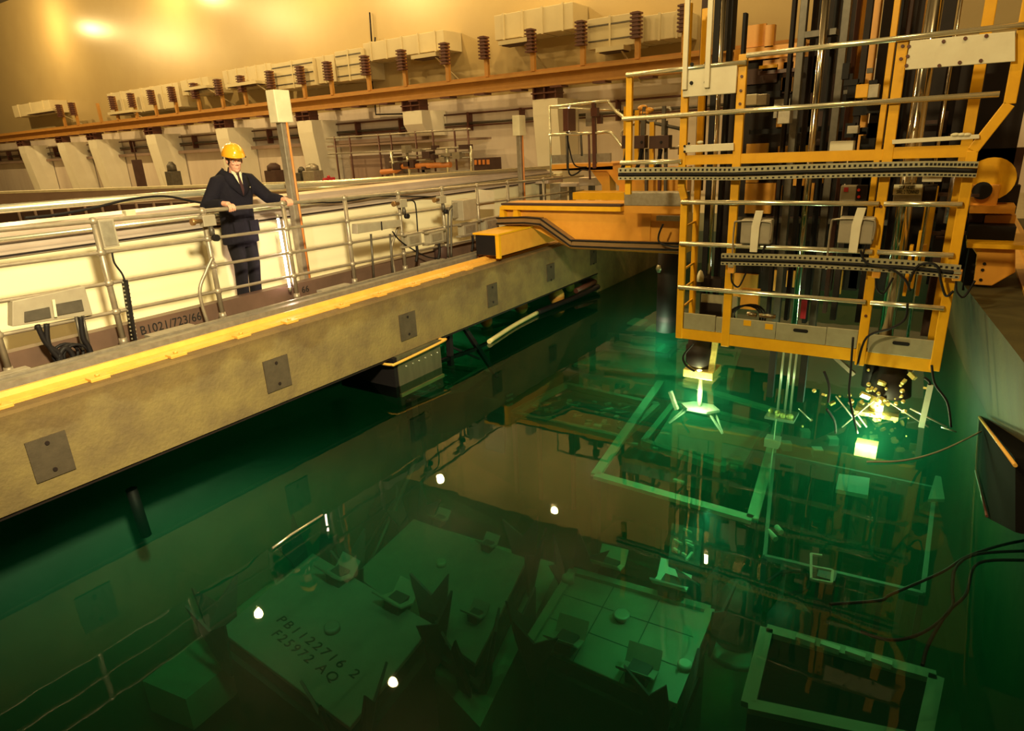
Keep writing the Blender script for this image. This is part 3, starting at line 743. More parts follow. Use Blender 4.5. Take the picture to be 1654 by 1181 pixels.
# ---- masts and shafts
mc = thing('mast_carriage', (-1.0, 8.6, 0.2), 'dark hoist carriage with orange panels and grey masts inside the yellow cage', 'hoist carriage')
YB = 9.3
for r in ((1165,125,1186,470),(1186,88,1240,480),(1240,95,1300,480),(1300,-20,1370,470),(1400,-20,1465,470),(1465,62,1640,440),(1165,-20,1186,80),(1370,200,1400,470)):
    R(*r, YB, 0.12, 'back_plate', M_DARK, mc)
PAN = [(1205,232,1240,262,0),(1256,236,1272,262,0),(1290,235,1306,262,0),(1203,296,1252,326,0),(1205,280,1225,295,0),(1264,100,1280,150,1),(1262,125,1280,148,0),
       (1205,110,1255,135,1),(1185,443,1223,481,0),(1247,437,1255,470,0),(1270,438,1284,464,0),(1350,437,1360,475,0),(1256,300,1262,330,0),(1280,282,1300,300,0),
       (1306,296,1314,330,0),(1320,282,1330,296,0),(1203,330,1245,345,0),(1310,180,1330,235,1),(1330,120,1345,230,1),(1250,160,1275,190,2),(1232,95,1290,112,0),(1200,40,1236,76,0),
       (1470,120,1500,160,1),(1500,180,1530,215,1),(1500,310,1530,340,1),(1480,345,1520,400,1),(1220,270,1245,285,2),(1255,170,1268,205,0),(1300,150,1318,170,1),(1235,350,1290,395,1),(1300,350,1330,390,1)]
for a_,b_,c_,d_,k in PAN:
    R(a_,b_,c_,d_, YB-0.05, 0.05, 'orange_panel' if k == 0 else 'brown_panel', (M_ORG,M_DBROWN,M_STEEL)[k], mc)
R(1186,74,1300,94,YB-0.1,0.09,'cross_head',M_ORG,mc); R(1236,40,1250,76,YB-0.1,0.1,'cross_head_post',M_ORG,mc)
R(1225,112,1290,118,YB-0.25,0.1,'dark_pipe',M_BROWN,mc); R(1226,105,1255,110,YB-0.3,0.05,'yellow_strip',M_YEL,mc)
R(1190,355,1560,363,YB-0.2,0.1,'grey_cross_rail',M_GREY,mc); R(1210,205,1400,213,YB-0.3,0.1,'black_cross_bar',M_BLACK,mc)
R(1210,148,1260,158,YB-0.3,0.08,'black_cross_bar',M_BLACK,mc)
def vbox(px, py, y, wpx, z0, z1, m, name='mast', dd=0.1, parent=None):
    x0 = AY(px-wpx/2,py,y).x; x1 = AY(px+wpx/2,py,y).x
    return MB().box((x0,y,z0),(x1,y+dd,z1)).build(name, m, parent or mc, 0.004)
def vcyl(px, py, y, wpx, z0, z1, m, name='shaft', parent=None, seg=20):
    x0 = AY(px-wpx/2,py,y).x; x1 = AY(px+wpx/2,py,y).x
    return MB().lathe(((x0+x1)/2,y,0),[((x1-x0)/2,z0),((x1-x0)/2,z1)],seg).build(name, m, parent or mc)
ZT = 3.4
vcyl(1154,282,7.75,7,-1.0,ZT,M_CHROME)
vbox(1145,282,7.9,9,-0.9,ZT,M_BLACK); vbox(1165,282,7.9,7,-0.9,ZT,M_BLACK); vbox(1133,150,8.1,12,1.0,ZT,M_DBROWN)
vbox(1273,292,8.1,11,-0.7,ZT,M_GREY); vbox(1336,300,8.1,12,-0.7,ZT,M_GREY)
vcyl(1305,300,7.95,12,-0.7,ZT,M_CHROME)
vbox(1322,292,8.3,8,-0.6,ZT,M_BLACK); vbox(1290,292,8.35,7,-0.6,ZT,M_DARK); vbox(1185,300,8.0,5,-0.5,2.9,M_BLACK)
vbox(1258,292,8.4,6,-0.6,ZT,M_DARK)
vcyl(1463,320,7.6,27,-1.0,ZT,M_CHROME,'hoist_column'); vcyl(1519,210,7.7,6,-0.7,ZT,M_CHROME)
vbox(1432,136,7.8,10,0.7,ZT,M_YEL,'yellow_mast'); vbox(1445,200,8.0,8,-0.5,ZT,M_DBROWN)
vbox(1503,330,8.0,18,0.35,1.05,M_YEL,'yellow_bracket'); vbox(1395,120,8.6,30,1.4,ZT,M_ORG,'orange_column')
vbox(1376,250,8.2,10,-0.5,ZT,M_DARK); vbox(1415,300,8.2,12,-0.5,ZT,M_BLACK); vbox(1360,250,8.5,7,-0.5,ZT,M_BROWN)
vcyl(1540,320,7.9,20,0.7,1.3,mat('silver foil wrap',(0.6,0.52,0.5),0.3,0.7,col2=(0.35,0.3,0.3),scale=12,bump=0.5),'foil_duct')
vbox(1490,170,8.6,60,0.2,ZT,M_DARK,'dark_housing'); vbox(1548,260,8.7,40,-0.1,2.3,M_DARK,'dark_housing')
vbox(1500,500,7.9,14,-0.5,0.4,M_DBROWN,'lower_tube'); vcyl(1437,480,7.8,22,-0.9,0.5,M_DARK,'lower_sleeve')
vbox(1478,430,7.2,5,0.15,0.7,M_YEL,'yellow_strut'); vbox(1466,440,7.3,6,0.05,0.55,M_YEL,'yellow_strut'); vbox(1487,440,7.35,6,0.05,0.55,M_YEL,'yellow_strut')
R(1196,468,1225,500,8.2,0.1,'orange_plate',M_ORG,mc); R(1293,485,1302,515,8.0,0.05,'red_plate',M_RED,mc)
R(1443,302,1490,328,YC+0.47,0.25,'hoist_housing',M_STEEL,mc,0.01); R(1490,300,1512,325,YC+0.5,0.2,'dark_terminal_box',M_DARK,mc)
R(1490,280,1522,294,YC+0.4,0.1,'white_bracket',M_WHITE,mc,0.006); 
for i in range(26):
    w = AY(random.uniform(1365,1425), random.uniform(110,295), random.uniform(8.0,8.4))
    MB().cbox(w,(random.uniform(.04,.14),random.uniform(.04,.12),random.uniform(.04,.16))).build('motor', M_BLACK if i % 4 else M_GREY, mc)
for i in range(12):
    w = AY(random.uniform(1475,1560), random.uniform(120,400), random.uniform(8.2,8.5))
    MB().cbox(w,(random.uniform(.1,.3),0.06,random.uniform(.02,.05))).build('dark_fitting', M_DBROWN, mc)
for r,m,n in (((1340,228,1378,246),M_WHITE,'pale_motor_cap'),((1368,203,1386,216),M_STEEL,'steel_cap'),((1382,136,1402,158),M_YEL,'yellow_bracket'),((1402,136,1419,158),M_STEEL,'steel_bracket'),
               ((1205,152,1222,170),M_WHITE,'pale_motor_box'),((1222,152,1238,170),M_STEEL,'steel_motor_box'),((1256,176,1276,200),M_STEEL,'louvre_plate')):
    R(*r, 7.7, 0.15, n, m, mc, 0.006)
# left guide head
R(1131,490,1165,510,7.6,0.2,'guide_block',M_DARK,mc); R(1125,450,1165,465,7.7,0.15,'guide_plate',M_DARK,mc)
w = AY(1131,452,7.7); MB().lathe((w.x,7.7,w.z-0.02),[(0.045,0),(0.045,0.06),(0.025,0.12),(0.005,0.14)],12).build('pale_cap', M_WARMW, mc)
# hoist top bracket
R(1300,48,1350,58,8.0,0.2,'shaft_head',M_GREY,mc); R(1322,58,1334,72,7.95,0.1,'shaft_collar',M_BROWN,mc)
# shiny coil bundle on the deck
cb = thing('hose_coil', AY(1220,510,YC+0.2), 'black hose coil with shiny couplings lying on the cage deck', 'hose')
w = AY(1218,505,YC+0.22)
for k in range(3):
    mb = MB(); pts = [(w.x-0.1+0.17*math.cos(a)+0.02*k, YC+0.22+0.05*math.sin(a*2)+0.03*k, -0.32+0.15*math.sin(a)) for a in [i*math.pi/10 for i in range(21)]]
    mb.tube(pts,0.011,6).build('hose_loop', M_BLACK, cb)
for dx in (0.0,0.13,0.2): MB().tube([(w.x+dx-0.05,YC+0.12,-0.235),(w.x+dx+0.05,YC+0.12,-0.24)],0.025,10).build('coupling', M_CHROME, cb)

# ---- bridge girder
YG = 8.7
gd = thing('bridge_girder', (-4.5,YG+0.2,0.4), 'orange bridge girder reaching from the left beam to the yellow cage', 'girder')
poly = [AY(px,py,YG) for px,py in ((808,345),(818,327),(1105,327),(1105,411),(922,402),(862,369),(806,363))]
MB().prism([(p.x,p.z) for p in poly],'Y',YG,YG+0.35).build('web_box', M_ORG, gd, 0.006)
a, b = AY(816,327,YG), AY(1008,327,YG)
MB().box((a.x,YG-0.12,a.z-0.03),(b.x,YG+0.4,a.z-0.0)).build('top_flange', M_DBROWN, gd)
MB().box((a.x,YG-0.12,a.z-0.10),(b.x,YG-0.0,a.z-0.035)).build('flange_lip', M_YEL, gd)
for px in (816,838):
    p = AY(px,345,YG); MB().prism([(p.x-0.06,p.z-0.12),(p.x+0.06,p.z-0.12),(p.x+0.03,p.z+0.12),(p.x-0.03,p.z+0.12)],'Y',YG-0.1,YG).build('stiffener', M_YEL, gd)
R(1036,345,1050,400,YG-0.03,0.03,'pale_stiffener',M_ORG,gd)
R(1008,311,1104,333,YG-0.5,0.25,'grey_top_box',M_STEEL,gd,0.008); R(1008,333,1104,345,YG-0.5,0.3,'orange_shelf',M_ORG,gd)
R(1060,349,1100,357,YG-0.2,0.1,'terminal_strip',M_STEEL,gd)
R(925,311,1008,323,YG+1.2,0.4,'rear_girder_flange',M_YEL,gd)
R(1000,270,1110,330,YG+1.5,0.2,'rear_orange_box',M_ORG,gd)
tr_ = thing('girder_cable_tray', AY(870,355,YG-0.1), 'perforated cable tray with two black cables bent along the orange girder', 'cable tray')
pth = [AY(px,py,YG-0.12) for px,py in ((806,357),(850,356),(876,358),(925,393),(1000,396),(1104,399))]
for a, b in zip(pth[:-1], pth[1:]): pass
mb = MB()
for a, b in zip(pth[:-1], pth[1:]): mb.bar(a, b, 0.10, 0.12)
mb.build('tray', mat('tray mesh brown',(0.30,0.17,0.07),0.6,0.2), tr_)
for dz in (0.055,-0.03):
    MB().tube([p+Vector((0,-0.07,dz)) for p in pth], 0.012, 8).build('black_cable', M_BLACK, tr_)
solo('loop_cable', MB().tube(smooth_path([AY(1071,362,YG-0.3),AY(1064,380,YG-0.3),AY(1066,392,YG-0.3),AY(1085,398,YG-0.3),AY(1102,398,YG-0.3)]),0.013,6), M_BLACK, 'black looped cable hanging from the strip on the orange girder', 'cable')
# end carriages
ec = thing('end_carriage', (-5.65,8.6,0.08), 'yellow end carriage with a black open end rolling on the left rail', 'end carriage')
MB().box((-5.86,7.78,0.09),(-5.42,9.6,0.40)).build('carriage_body', M_ORG, ec, 0.01)
MB().box((-5.84,7.755,0.10),(-5.48,7.79,0.385)).build('open_end', M_BLACK, ec)
MB().box((-5.48,7.75,0.06),(-5.415,7.80,0.41)).build('end_plate', M_YEL, ec)
MB().box((-5.88,7.74,0.40),(-5.41,9.6,0.425)).build('lid_plate', M_YEL, ec)
for z in (0.14,0.20,0.27): MB().lathe((-5.44,7.86,z),[(0.02,0),(0.02,0.015)],10,'X').build('side_bolt', M_BRIGHT, ec)
for y in (8.0,9.3): MB().lathe((-5.735,y,0.15),[(0.085,-0.03),(0.085,0.03)],16,'X').build('wheel', M_DARK, ec)
MB().prism([(7.85,0.0),(7.85,0.06),(8.3,0.06),(8.3,0.0)],'X',-5.9,-5.88).build('rail_sweep', M_BROWN, ec)
YE = 8.2
er = thing('end_carriage', AY(1590,430,YE), 'orange chamfered end carriage with bolt holes on the right pond wall', 'end carriage')
poly = [AY(px,py,YE) for px,py in ((1568,397),(1640,396),(1640,440),(1602,462),(1572,460),(1578,412))]
p_ = MB().prism([(p.x,p.z) for p in poly],'Y',YE,YE+0.7).build('carriage_body', M_ORG, er, 0.01)
bolts([(1590,426),(1587,436),(1584,452),(1573,428),(1571,439)], YE, 0.016, 'bolt_hole', M_BLACK, p_)
MB().box((AY(1562,392,YE).x,YE-0.1,AY(1562,398,YE).z),(1.3,YE+0.8,AY(1562,391,YE).z)).build('top_edge', M_YEL, er)
mb = MB(); R(1560,398,1576,470,YE+0.1,0.5,'dark_side',M_BLACK,er)
rr_ = thing('machine_drive', AY(1590,330,8.6), 'orange drive housing with a round black opening right of the cage', 'machinery')
R(1568,298,1613,334,8.6,0.4,'drive_box',M_ORG,rr_,0.01)
w = AY(1586,308,8.6); MB().lathe((w.x,8.57,w.z),[(0.09,0),(0.09,0.04)],20,'Y').build('black_opening', M_BLACK, rr_)
w = AY(1600,290,8.6); MB().lathe((w.x,8.62,w.z),[(0.22,0),(0.22,0.1)],24,'Y').build('round_cover', M_YEL, rr_)
R(1560,300,1640,392,9.1,0.2,'dark_backing',M_DARK,rr_); R(1590,348,1640,365,8.7,0.2,'orange_block',M_ORG,rr_); R(1565,345,1588,362,8.7,0.2,'brown_block',M_DBROWN,rr_)
R(1560,240,1650,300,9.3,0.2,'dark_backing',M_DBROWN,rr_)
R(1566,333,1640,345,8.5,0.4,'orange_ledge',M_ORG,rr_); R(1563,366,1640,390,8.4,0.5,'black_motor',M_BLACK,rr_)
# black immersion column left of the cage
ic = thing('immersion_column', AZ(1078,480,WATER), 'thick black round column standing in the water behind the cage', 'column')
w = AY(1080,440,9.6); MB().lathe((w.x,9.6,0),[(0.17,-1.3),(0.17,0.2)],20).build('column_body', M_DARK, ic)
MB().lathe((w.x-0.1,9.5,AY(1071,432,9.6).z),[(0.05,-0.06),(0.07,0),(0.05,0.06)],12).build('glint_bead', M_SS, ic)  # bright bead modelled in place of a glint on the column

# ---- small platform left, at y 10.6
YP = 10.6
op = thing('operator_platform', AY(945,285,YP), 'small orange platform with curved pale handrails left of the cage', 'platform')
def PY(px,py): return AY(px,py,YP)
a, b, c = PY(888,285), PY(994,262), PY(888,273)
poly = [PY(px,py) for px,py in ((888,285),(888,262),(990,264),(1008,276),(1008,290),(998,288),(982,275),(950,275),(950,285))]
MB().prism([(p.x,p.z) for p in [PY(888,274),PY(990,268),PY(1012,295),PY(998,300),PY(980,276),PY(888,275+0)]],'Y',YP,YP+1.0).build('sloping_deck', M_ORG, op)
R(888,265,990,275,YP,1.0,'orange_fascia',M_ORG,op); R(890,249,986,263,YP,0.04,'grey_kick_plate',M_STEEL,op)
MB().prism([(p.x,p.z) for p in [PY(950,275),PY(980,275),PY(982,325),PY(968,325),PY(968,300)]],'Y',YP+0.1,YP+0.35).build('support_leg', M_ORG, op)
MB().bar(PY(990,275)+Vector((0,.3,0)),PY(1012,310)+Vector((0,.3,0)),0.1,0.1).build('brace', M_ORG, op)
for pts in (((887,218),(960,215),(980,213),(990,218),(1005,238)),((888,172),(900,172),(975,164),(984,167),(995,180),(1008,190))):
    MB().tube(smooth_path([PY(*p) for p in pts]),0.026,8).build('handrail', M_BRIGHT, op)
for px,y0_,y1_,m in ((888,172,285,M_BRIGHT),(915,216,275,M_GREY),(938,216,252,M_GREY),(951,216,290,M_BROWN)):
    MB().tube([PY(px,y0_),PY(px+2,y1_)],0.02,6).build('rail_post', m, op)
MB().bar(PY(959,166),PY(961,272),0.06,0.06).build('thick_post', M_BROWN, op)
MB().tube([AY(890,174,YP+1),AY(1000,178,YP+1)],0.02,6).build('rear_rail', M_BRIGHT, op)
R(954,174,964,188,YP-0.05,0.1,'switch_box',M_BROWN,op); R(946,182,957,204,YP+0.3,0.1,'grey_switch',M_STEEL,op); R(964,185,970,200,YP+0.2,0.1,'grey_switch',M_BROWN,op)
fl_ = thing('flood_lamp', PY(916,190), 'flood lamp with a bright white oval face on the operator platform rail', 'lamp')
R(909,175,918,212,YP-0.1,0.28,'lamp_back',M_BROWN,fl_,0.01)
w = PY(919,193); MB().ball((w.x+0.01,YP-0.02,w.z),0.2,(0.16,0.12,1.0),20).build('glowing_face', mat('lamp face glow',(1,1,.9),0.5,emit=(1.0,0.9,0.7),estr=9.0), fl_)
MB().tube(smooth_path([PY(915,213),PY(922,250),PY(930,268),PY(948,270)]),0.012,6).build('cable', M_BLACK, fl_)
solo('hanging_cable', MB().tube(smooth_path([PY(917,213),PY(918,270),PY(922,283),PY(932,280),PY(940,274),PY(950,275)]),0.014,6), M_BLACK, 'black cable hanging in a loop below the operator platform', 'cable')
for px0,px1,lab in ((1004,1013,'narrow dark brown control box left of the orange post'),(1024,1041,'dark brown control box right of the orange post'),(1048,1080,'wide dark brown control box with a black dial near the cage')):
    w = AY((px0+px1)/2,230,9.6)
    t = thing('rail_control_box', w, lab, 'control box')
    R(px0,219,px1,240,9.6,0.15,'box_body',M_DBROWN,t,0.006)
    x_ = AY((px0+px1)/2+4,230,9.6).x
    MB().lathe((x_,9.585,w.z),[(0.02,0),(0.02,0.02)],10,'Y').build('dial', M_BLACK, t)
    MB().bar((x_,9.68,w.z+0.1),(x_,9.68,w.z+0.5),0.05,0.05).build('stem', M_GREY, t)
    MB().tube(smooth_path([(x_-0.03,9.68,w.z-0.1),(x_-0.08,9.7,w.z-0.3),(x_-0.15,9.7,w.z-0.45)]),0.03,6).build('cable', M_BLACK, t)
lr = thing('loop_rails', AY(1060,250,9.8), 'curved grey loop handrails and orange stays around the brown control boxes', 'handrail')
for pts in (((1048,200),(1052,193),(1095,188),(1102,195),(1102,230),(1095,238),(1082,239)),((1046,178),(1078,174),(1084,180)),((1004,220),(1006,212),(1025,200),(1060,195))):
    MB().tube(smooth_path([AY(*p,9.9) for p in pts]),0.022,8).build('loop', M_TUBE, lr)
MB().tube([AY(1024,192,9.8),AY(1108,210,9.8)],0.025,8).build('sloping_bar', M_GREY, lr)
for px,py0,py1,m in ((1012,172,262,M_YEL),(1030,178,262,M_YEL),(1054,197,290,M_YEL),(1038,195,262,M_GREY),(1066,240,320,M_BROWN),(1076,195,320,M_GREY),(1045,240,320,M_GREY)):
    MB().bar(AY(px,py0,9.8),AY(px-1,py1,9.8),0.07 if m == M_YEL else 0.04,0.06).build('stay', m, lr)
mb = MB()
for p in ((1038,174),(1048,178),(1042,182)): mb.ball(AY(*p,9.7),0.05,(1.6,1,0.8),8)
mb.build('orange_clamp', M_ORG, lr)
R(1095,238,1104,250,9.6,0.1,'brown_bracket',M_DBROWN,lr)
# cables draped on the cage lower right
for pts,lab in ((((1390,404),(1400,425),(1440,435),(1462,452),(1470,470)),'black cable dropping from the tray to the right bay'),
              (((1470,455),(1480,432),(1500,425),(1515,432),(1520,455),(1528,478),(1540,470)),'black cable arching across the right bay'),
              (((1466,490),(1462,515),(1440,530),(1400,545),(1385,590)),'black cable slung along the right kick plate'),
              (((1378,545),(1374,600),(1372,640),(1385,700)),'black cable hanging into the water by the third post'),
              (((1505,590),(1510,620),(1530,650),(1536,690)),'thin black cable hanging from the right cage corner'),
              (((1120,555),(1104,575),(1108,590),(1122,600)),'thin black cable beside the left immersed cylinder')):
    solo('draped_cable', MB().tube(smooth_path([AY(*p,YC-0.16) for p in pts]),0.012,6), M_BLACK, lab, 'cable')

# ================================================================== THE MAN AT THE RAILING
def ell(mb, c, r, M=None, seg=16, rings=12):
    c = Vector(c); vs = []; fs = []
    for i in range(rings+1):
        th = math.pi*i/rings
        for k in range(seg):
            a = 2*math.pi*k/seg
            p = Vector((r[0]*math.sin(th)*math.cos(a), r[1]*math.sin(th)*math.sin(a), r[2]*math.cos(th))) + c
            vs.append(M @ p if M else p)
    for i in range(rings):
        for k in range(seg):
            k2 = (k+1) % seg
            fs.append((i*seg+k, (i+1)*seg+k, (i+1)*seg+k2, i*seg+k2))
    mb.add(vs, fs, True)
def loft(mb, secs, seg=20):
    # secs: (cx,cy,cz, rx, ry)
    vs = []; fs = []
    for cx_, cy_, cz_, rx, ry in secs:
        for k in range(seg):
            a = 2*math.pi*k/seg
            vs.append((cx_+rx*math.cos(a), cy_+ry*math.sin(a), cz_))
    n = len(secs)
    for i in range(n-1):
        for k in range(seg):
            k2 = (k+1) % seg
            fs.append((i*seg+k, i*seg+k2, (i+1)*seg+k2, (i+1)*seg+k))
    fs.append(tuple(range(seg))[::-1]); fs.append(tuple((n-1)*seg+k for k in range(seg)))
    mb.add(vs, fs, True)
def remesh(o, vox, smooth=4, fac=0.5):
    m = o.modifiers.new('remesh','REMESH'); m.mode = 'VOXEL'; m.voxel_size = vox; m.use_smooth_shade = True
    s_ = o.modifiers.new('smooth','SMOOTH'); s_.iterations = smooth; s_.factor = fac
    return o
M_SKIN = mat('skin', (0.72,0.36,0.26), 0.5, col2=(0.66,0.31,0.22), scale=30)
M_NAVY = mat('navy donkey jacket', (0.005,0.004,0.010), 0.9, col2=(0.009,0.007,0.016), scale=40, bump=0.2, spec=0.25)
M_TROU = mat('dark trousers', (0.006,0.005,0.010), 0.9, col2=(0.010,0.008,0.013), scale=30, bump=0.1, spec=0.25)
M_HELM = mat('yellow helmet shell', (0.80,0.36,0.02), 0.25, col2=(0.76,0.33,0.015), scale=3, coat=0.5)
M_HAIR = mat('dark brown hair', (0.05,0.02,0.012), 0.7, scale=80)
M_SHIRT = mat('pale shirt', (0.75,0.68,0.5), 0.7)
M_TIE = mat('dark tie', (0.05,0.015,0.02), 0.6)
px_, py_ = -6.74, 4.47
man = thing('person', (px_, py_, 0), 'man in a yellow helmet and dark navy jacket leaning on the walkway railing', 'person')
NK = Vector((-6.66, 4.475, 1.475)); HD = Vector((-6.615, 4.475, 1.615))
SA = Vector((-6.70,4.29,1.405)); EA = Vector((-6.74,4.13,1.16)); WA = Vector((-6.44,4.13,1.195)); HA = Vector((-6.345,4.14,1.185))
SB = Vector((-6.70,4.66,1.405)); EB = Vector((-6.60,4.82,1.20)); WB = Vector((-6.43,4.87,1.17)); HB = Vector((-6.345,4.88,1.165))
mb = MB()
loft(mb, [(px_,py_,0.86,0.10,0.14),(px_,py_,1.0,0.10,0.14),(px_+0.02,py_,1.2,0.10,0.15),(px_+0.03,py_,1.36,0.11,0.18),(px_+0.05,py_,1.44,0.07,0.12),(px_+0.06,py_,1.48,0.055,0.058)])
for s, hy in ((-1,4.39),(1,4.55)):
    mb.tube([(px_,hy,0.92),(px_+0.03,hy,0.50),(px_-0.02,hy,0.10)], [0.085,0.058,0.038], 14)
    ell(mb, (px_+0.05,hy,0.045), (0.125,0.042,0.04))
mb.tube([SA,EA,WA,HA], [0.052,0.040,0.028,0.030], 12); mb.tube([SB,EB,WB,HB], [0.052,0.040,0.028,0.030], 12)
mb.tube([NK+Vector((-0.01,0,-0.06)),NK,HD], [0.060,0.055,0.055], 14)
# hands: palm over the rail, four fingers curled down, thumb under
for H, sgn, zr in ((HA,-1,rz(4.14)),(HB,1,rz(4.88))):
    rc = Vector((XH, H.y, zr))
    ell(mb, (H.x+0.0, H.y, zr+0.032), (0.048,0.042,0.019))
    for k, L in enumerate((0.90,1.0,0.95,0.78)):
        y = H.y + (k-1.5)*0.0215
        pts = []
        for a_ in (100,62,25,-10,-45,-75):
            rr_k = 0.037
            pts.append(rc+Vector((math.cos(math.radians(a_*L+5))*rr_k, y-H.y, math.sin(math.radians(a_*L+5))*rr_k+0.002)))
        mb.tube([Vector((H.x-0.02,y,zr+0.036))]+pts, [0.0105,0.010,0.0098,0.0094,0.009,0.0085,0.0075], 8)
    ty = H.y - sgn*0.045
    mb.tube([Vector((H.x-0.03,H.y-sgn*0.03,zr+0.028)),Vector((XH-0.028,ty,zr+0.022)),Vector((XH-0.036,ty,zr-0.008)),Vector((XH-0.024,ty+sgn*0.012,zr-0.032))],[0.013,0.012,0.011,0.009],8)
HM = Matrix.Translation(HD) @ Matrix.Rotation(math.radians(-20),4,'Z') @ Matrix.Rotation(math.radians(9),4,'Y')
# head, X forward, Y his left, Z up; head height about 0.235
ell(mb,(-0.010,0,0.035),(0.098,0.076,0.100),HM); ell(mb,(0.022,0,-0.035),(0.066,0.058,0.078),HM)
ell(mb,(0.062,0,-0.088),(0.026,0.026,0.022),HM); ell(mb,(0.03,0,-0.07),(0.05,0.050,0.04),HM)
ell(mb,(0.080,0,0.035),(0.016,0.045,0.010),HM)
for s in (-1,1):
    ell(mb,(0.070,s*0.032,-0.012),(0.020,0.020,0.018),HM); ell(mb,(0.0,s*0.079,0.0),(0.018,0.009,0.031),HM)
    ell(mb,(0.098,s*0.010,-0.026),(0.010,0.008,0.008),HM)
mb.tube([HM @ Vector((0.086,0,0.022)),HM @ Vector((0.102,0,-0.004)),HM @ Vector((0.108,0,-0.022))],[0.008,0.010,0.013],10)
mb.tube([HM @ Vector((0.075,-0.022,-0.056)),HM @ Vector((0.090,0,-0.054)),HM @ Vector((0.075,0.022,-0.056))],[0.006,0.008,0.006],8)
mb.tube([HM @ Vector((0.074,-0.018,-0.068)),HM @ Vector((0.088,0,-0.068)),HM @ Vector((0.074,0.018,-0.068))],[0.006,0.008,0.006],8)
body = remesh(mb.build('body', M_SKIN, man), 0.0045, 2, 0.4)
for s in (-1,1):
    e = MB(); ell(e,(0.079,s*0.031,0.012),(0.011,0.014,0.008),HM); e.build('eye', mat('eye white',(0.7,0.6,0.5),0.3), man)
    e = MB(); ell(e,(0.088,s*0.031,0.009),(0.004,0.006,0.006),HM); e.build('iris', M_HAIR, man)
    e = MB(); e.tube([HM @ Vector((0.082,s*0.014,0.032)),HM @ Vector((0.086,s*0.03,0.037)),HM @ Vector((0.074,s*0.052,0.030))],[0.003,0.005,0.003],6).build('eyebrow', M_HAIR, man)
e = MB(); ell(e,(-0.022,0,0.03),(0.102,0.083,0.092),HM); ell(e,(-0.05,0,-0.03),(0.062,0.062,0.05),HM)
for s in (-1,1): ell(e,(-0.002,s*0.069,0.022),(0.020,0.011,0.032),HM)
e.build('hair', M_HAIR, man)
# helmet
e = MB(); vs = []; fs = []; SEG = 32; RG = 9
for i in range(RG+1):
    th = math.radians(92)*i/RG
    for k in range(SEG):
        a = 2*math.pi*k/SEG
        r0 = 1.0 + (0.035 if abs(math.sin(a)) < 0.2 and 0 < i < RG-1 else 0)
        p = Vector((-0.008+0.138*math.sin(th)*math.cos(a)*r0, 0.112*math.sin(th)*math.sin(a), 0.070+0.116*math.cos(th)*r0))
        if i == RG:
            f_ = max(0.0, math.cos(a)); p = Vector((p.x+0.048*f_**2+0.006*math.cos(a), p.y*1.07, p.z-0.010-0.004*f_))
        vs.append(HM @ p)
for i in range(RG):
    for k in range(SEG):
        k2 = (k+1) % SEG; fs.append((i*SEG+k,(i+1)*SEG+k,(i+1)*SEG+k2,i*SEG+k2))
e.add(vs, fs, True); h = e.build('helmet', M_HELM, man)
sm = h.modifiers.new('solid','SOLIDIFY'); sm.thickness = 0.005; sm.offset = 1
sb = h.modifiers.new('sub','SUBSURF'); sb.levels = 1; sb.render_levels = 2
for s in (-1,1):
    e = MB(); ell(e,(0.03,s*0.118,0.045),(0.012,0.006,0.012),HM); e.build('helmet_clip', M_BLACK, h)
# jacket
e = MB()
loft(e, [(px_-0.0,py_,0.72,0.155,0.215),(px_,py_,0.80,0.155,0.215),(px_+0.0,py_,0.95,0.145,0.20),(px_+0.01,py_,1.10,0.14,0.20),(px_+0.03,py_,1.25,0.145,0.215),(px_+0.03,py_,1.36,0.14,0.225),(px_+0.04,py_,1.42,0.12,0.20),(px_+0.045,py_,1.455,0.10,0.13),(px_+0.05,py_,1.475,0.085,0.09)])
e.tube([SA+Vector((0,0.05,0.0)),SA,EA,EA.lerp(WA,0.5),WA.lerp(HA,0.15)], [0.085,0.088,0.070,0.060,0.048], 16)
e.tube([SB+Vector((0,-0.05,0.0)),SB,EB,EB.lerp(WB,0.5),WB.lerp(HB,0.15)], [0.085,0.088,0.070,0.060,0.048], 16)
ell(e, EA, (0.072,0.070,0.074)); ell(e, EB, (0.068,0.068,0.072))
jk = remesh(e.build('jacket', M_NAVY, man), 0.010, 3, 0.5)
# collar, lapels, shirt and tie laid on the front of the jacket
def fx(z): return px_ + (0.182 if z < 1.34 else 0.182-(z-1.34)*0.30)
for s in (-1,1):
    e = MB().add([(fx(1.24)+0.004,py_+s*0.004,1.24),(fx(1.36)+0.010,py_+s*0.020,1.36),(fx(1.47)+0.004,py_+s*0.050,1.475),(px_+0.03,py_+s*0.095,1.53),(px_-0.055,py_+s*0.03,1.545),
           (px_-0.085,py_+s*0.03,1.49),(px_-0.02,py_+s*0.15,1.465),(px_+0.10,py_+s*0.145,1.435),(fx(1.36)-0.02,py_+s*0.12,1.355),(fx(1.28)+0.002,py_+s*0.06,1.285)],
          [(0,1,9),(1,8,9),(1,2,7,8),(2,3,6,7),(3,4,5,6)], True)
    c_ = e.build('lapel', M_NAVY, jk); so = c_.modifiers.new('solid','SOLIDIFY'); so.thickness = 0.030; so.offset = 0
e = MB().add([(fx(1.24)+0.001,py_,1.24),(fx(1.36)+0.003,py_-0.04,1.36),(fx(1.36)+0.003,py_+0.04,1.36),(fx(1.47)-0.002,py_-0.06,1.475),(fx(1.47)-0.002,py_+0.06,1.475),(px_+0.115,py_-0.055,1.515),(px_+0.115,py_+0.055,1.515),(px_+0.135,py_,1.495)],[(0,2,1),(1,2,4,3),(3,4,7),(3,7,5),(4,6,7)])
sh_ = e.build('shirt', M_SHIRT, man); so = sh_.modifiers.new('solid','SOLIDIFY'); so.thickness = 0.008
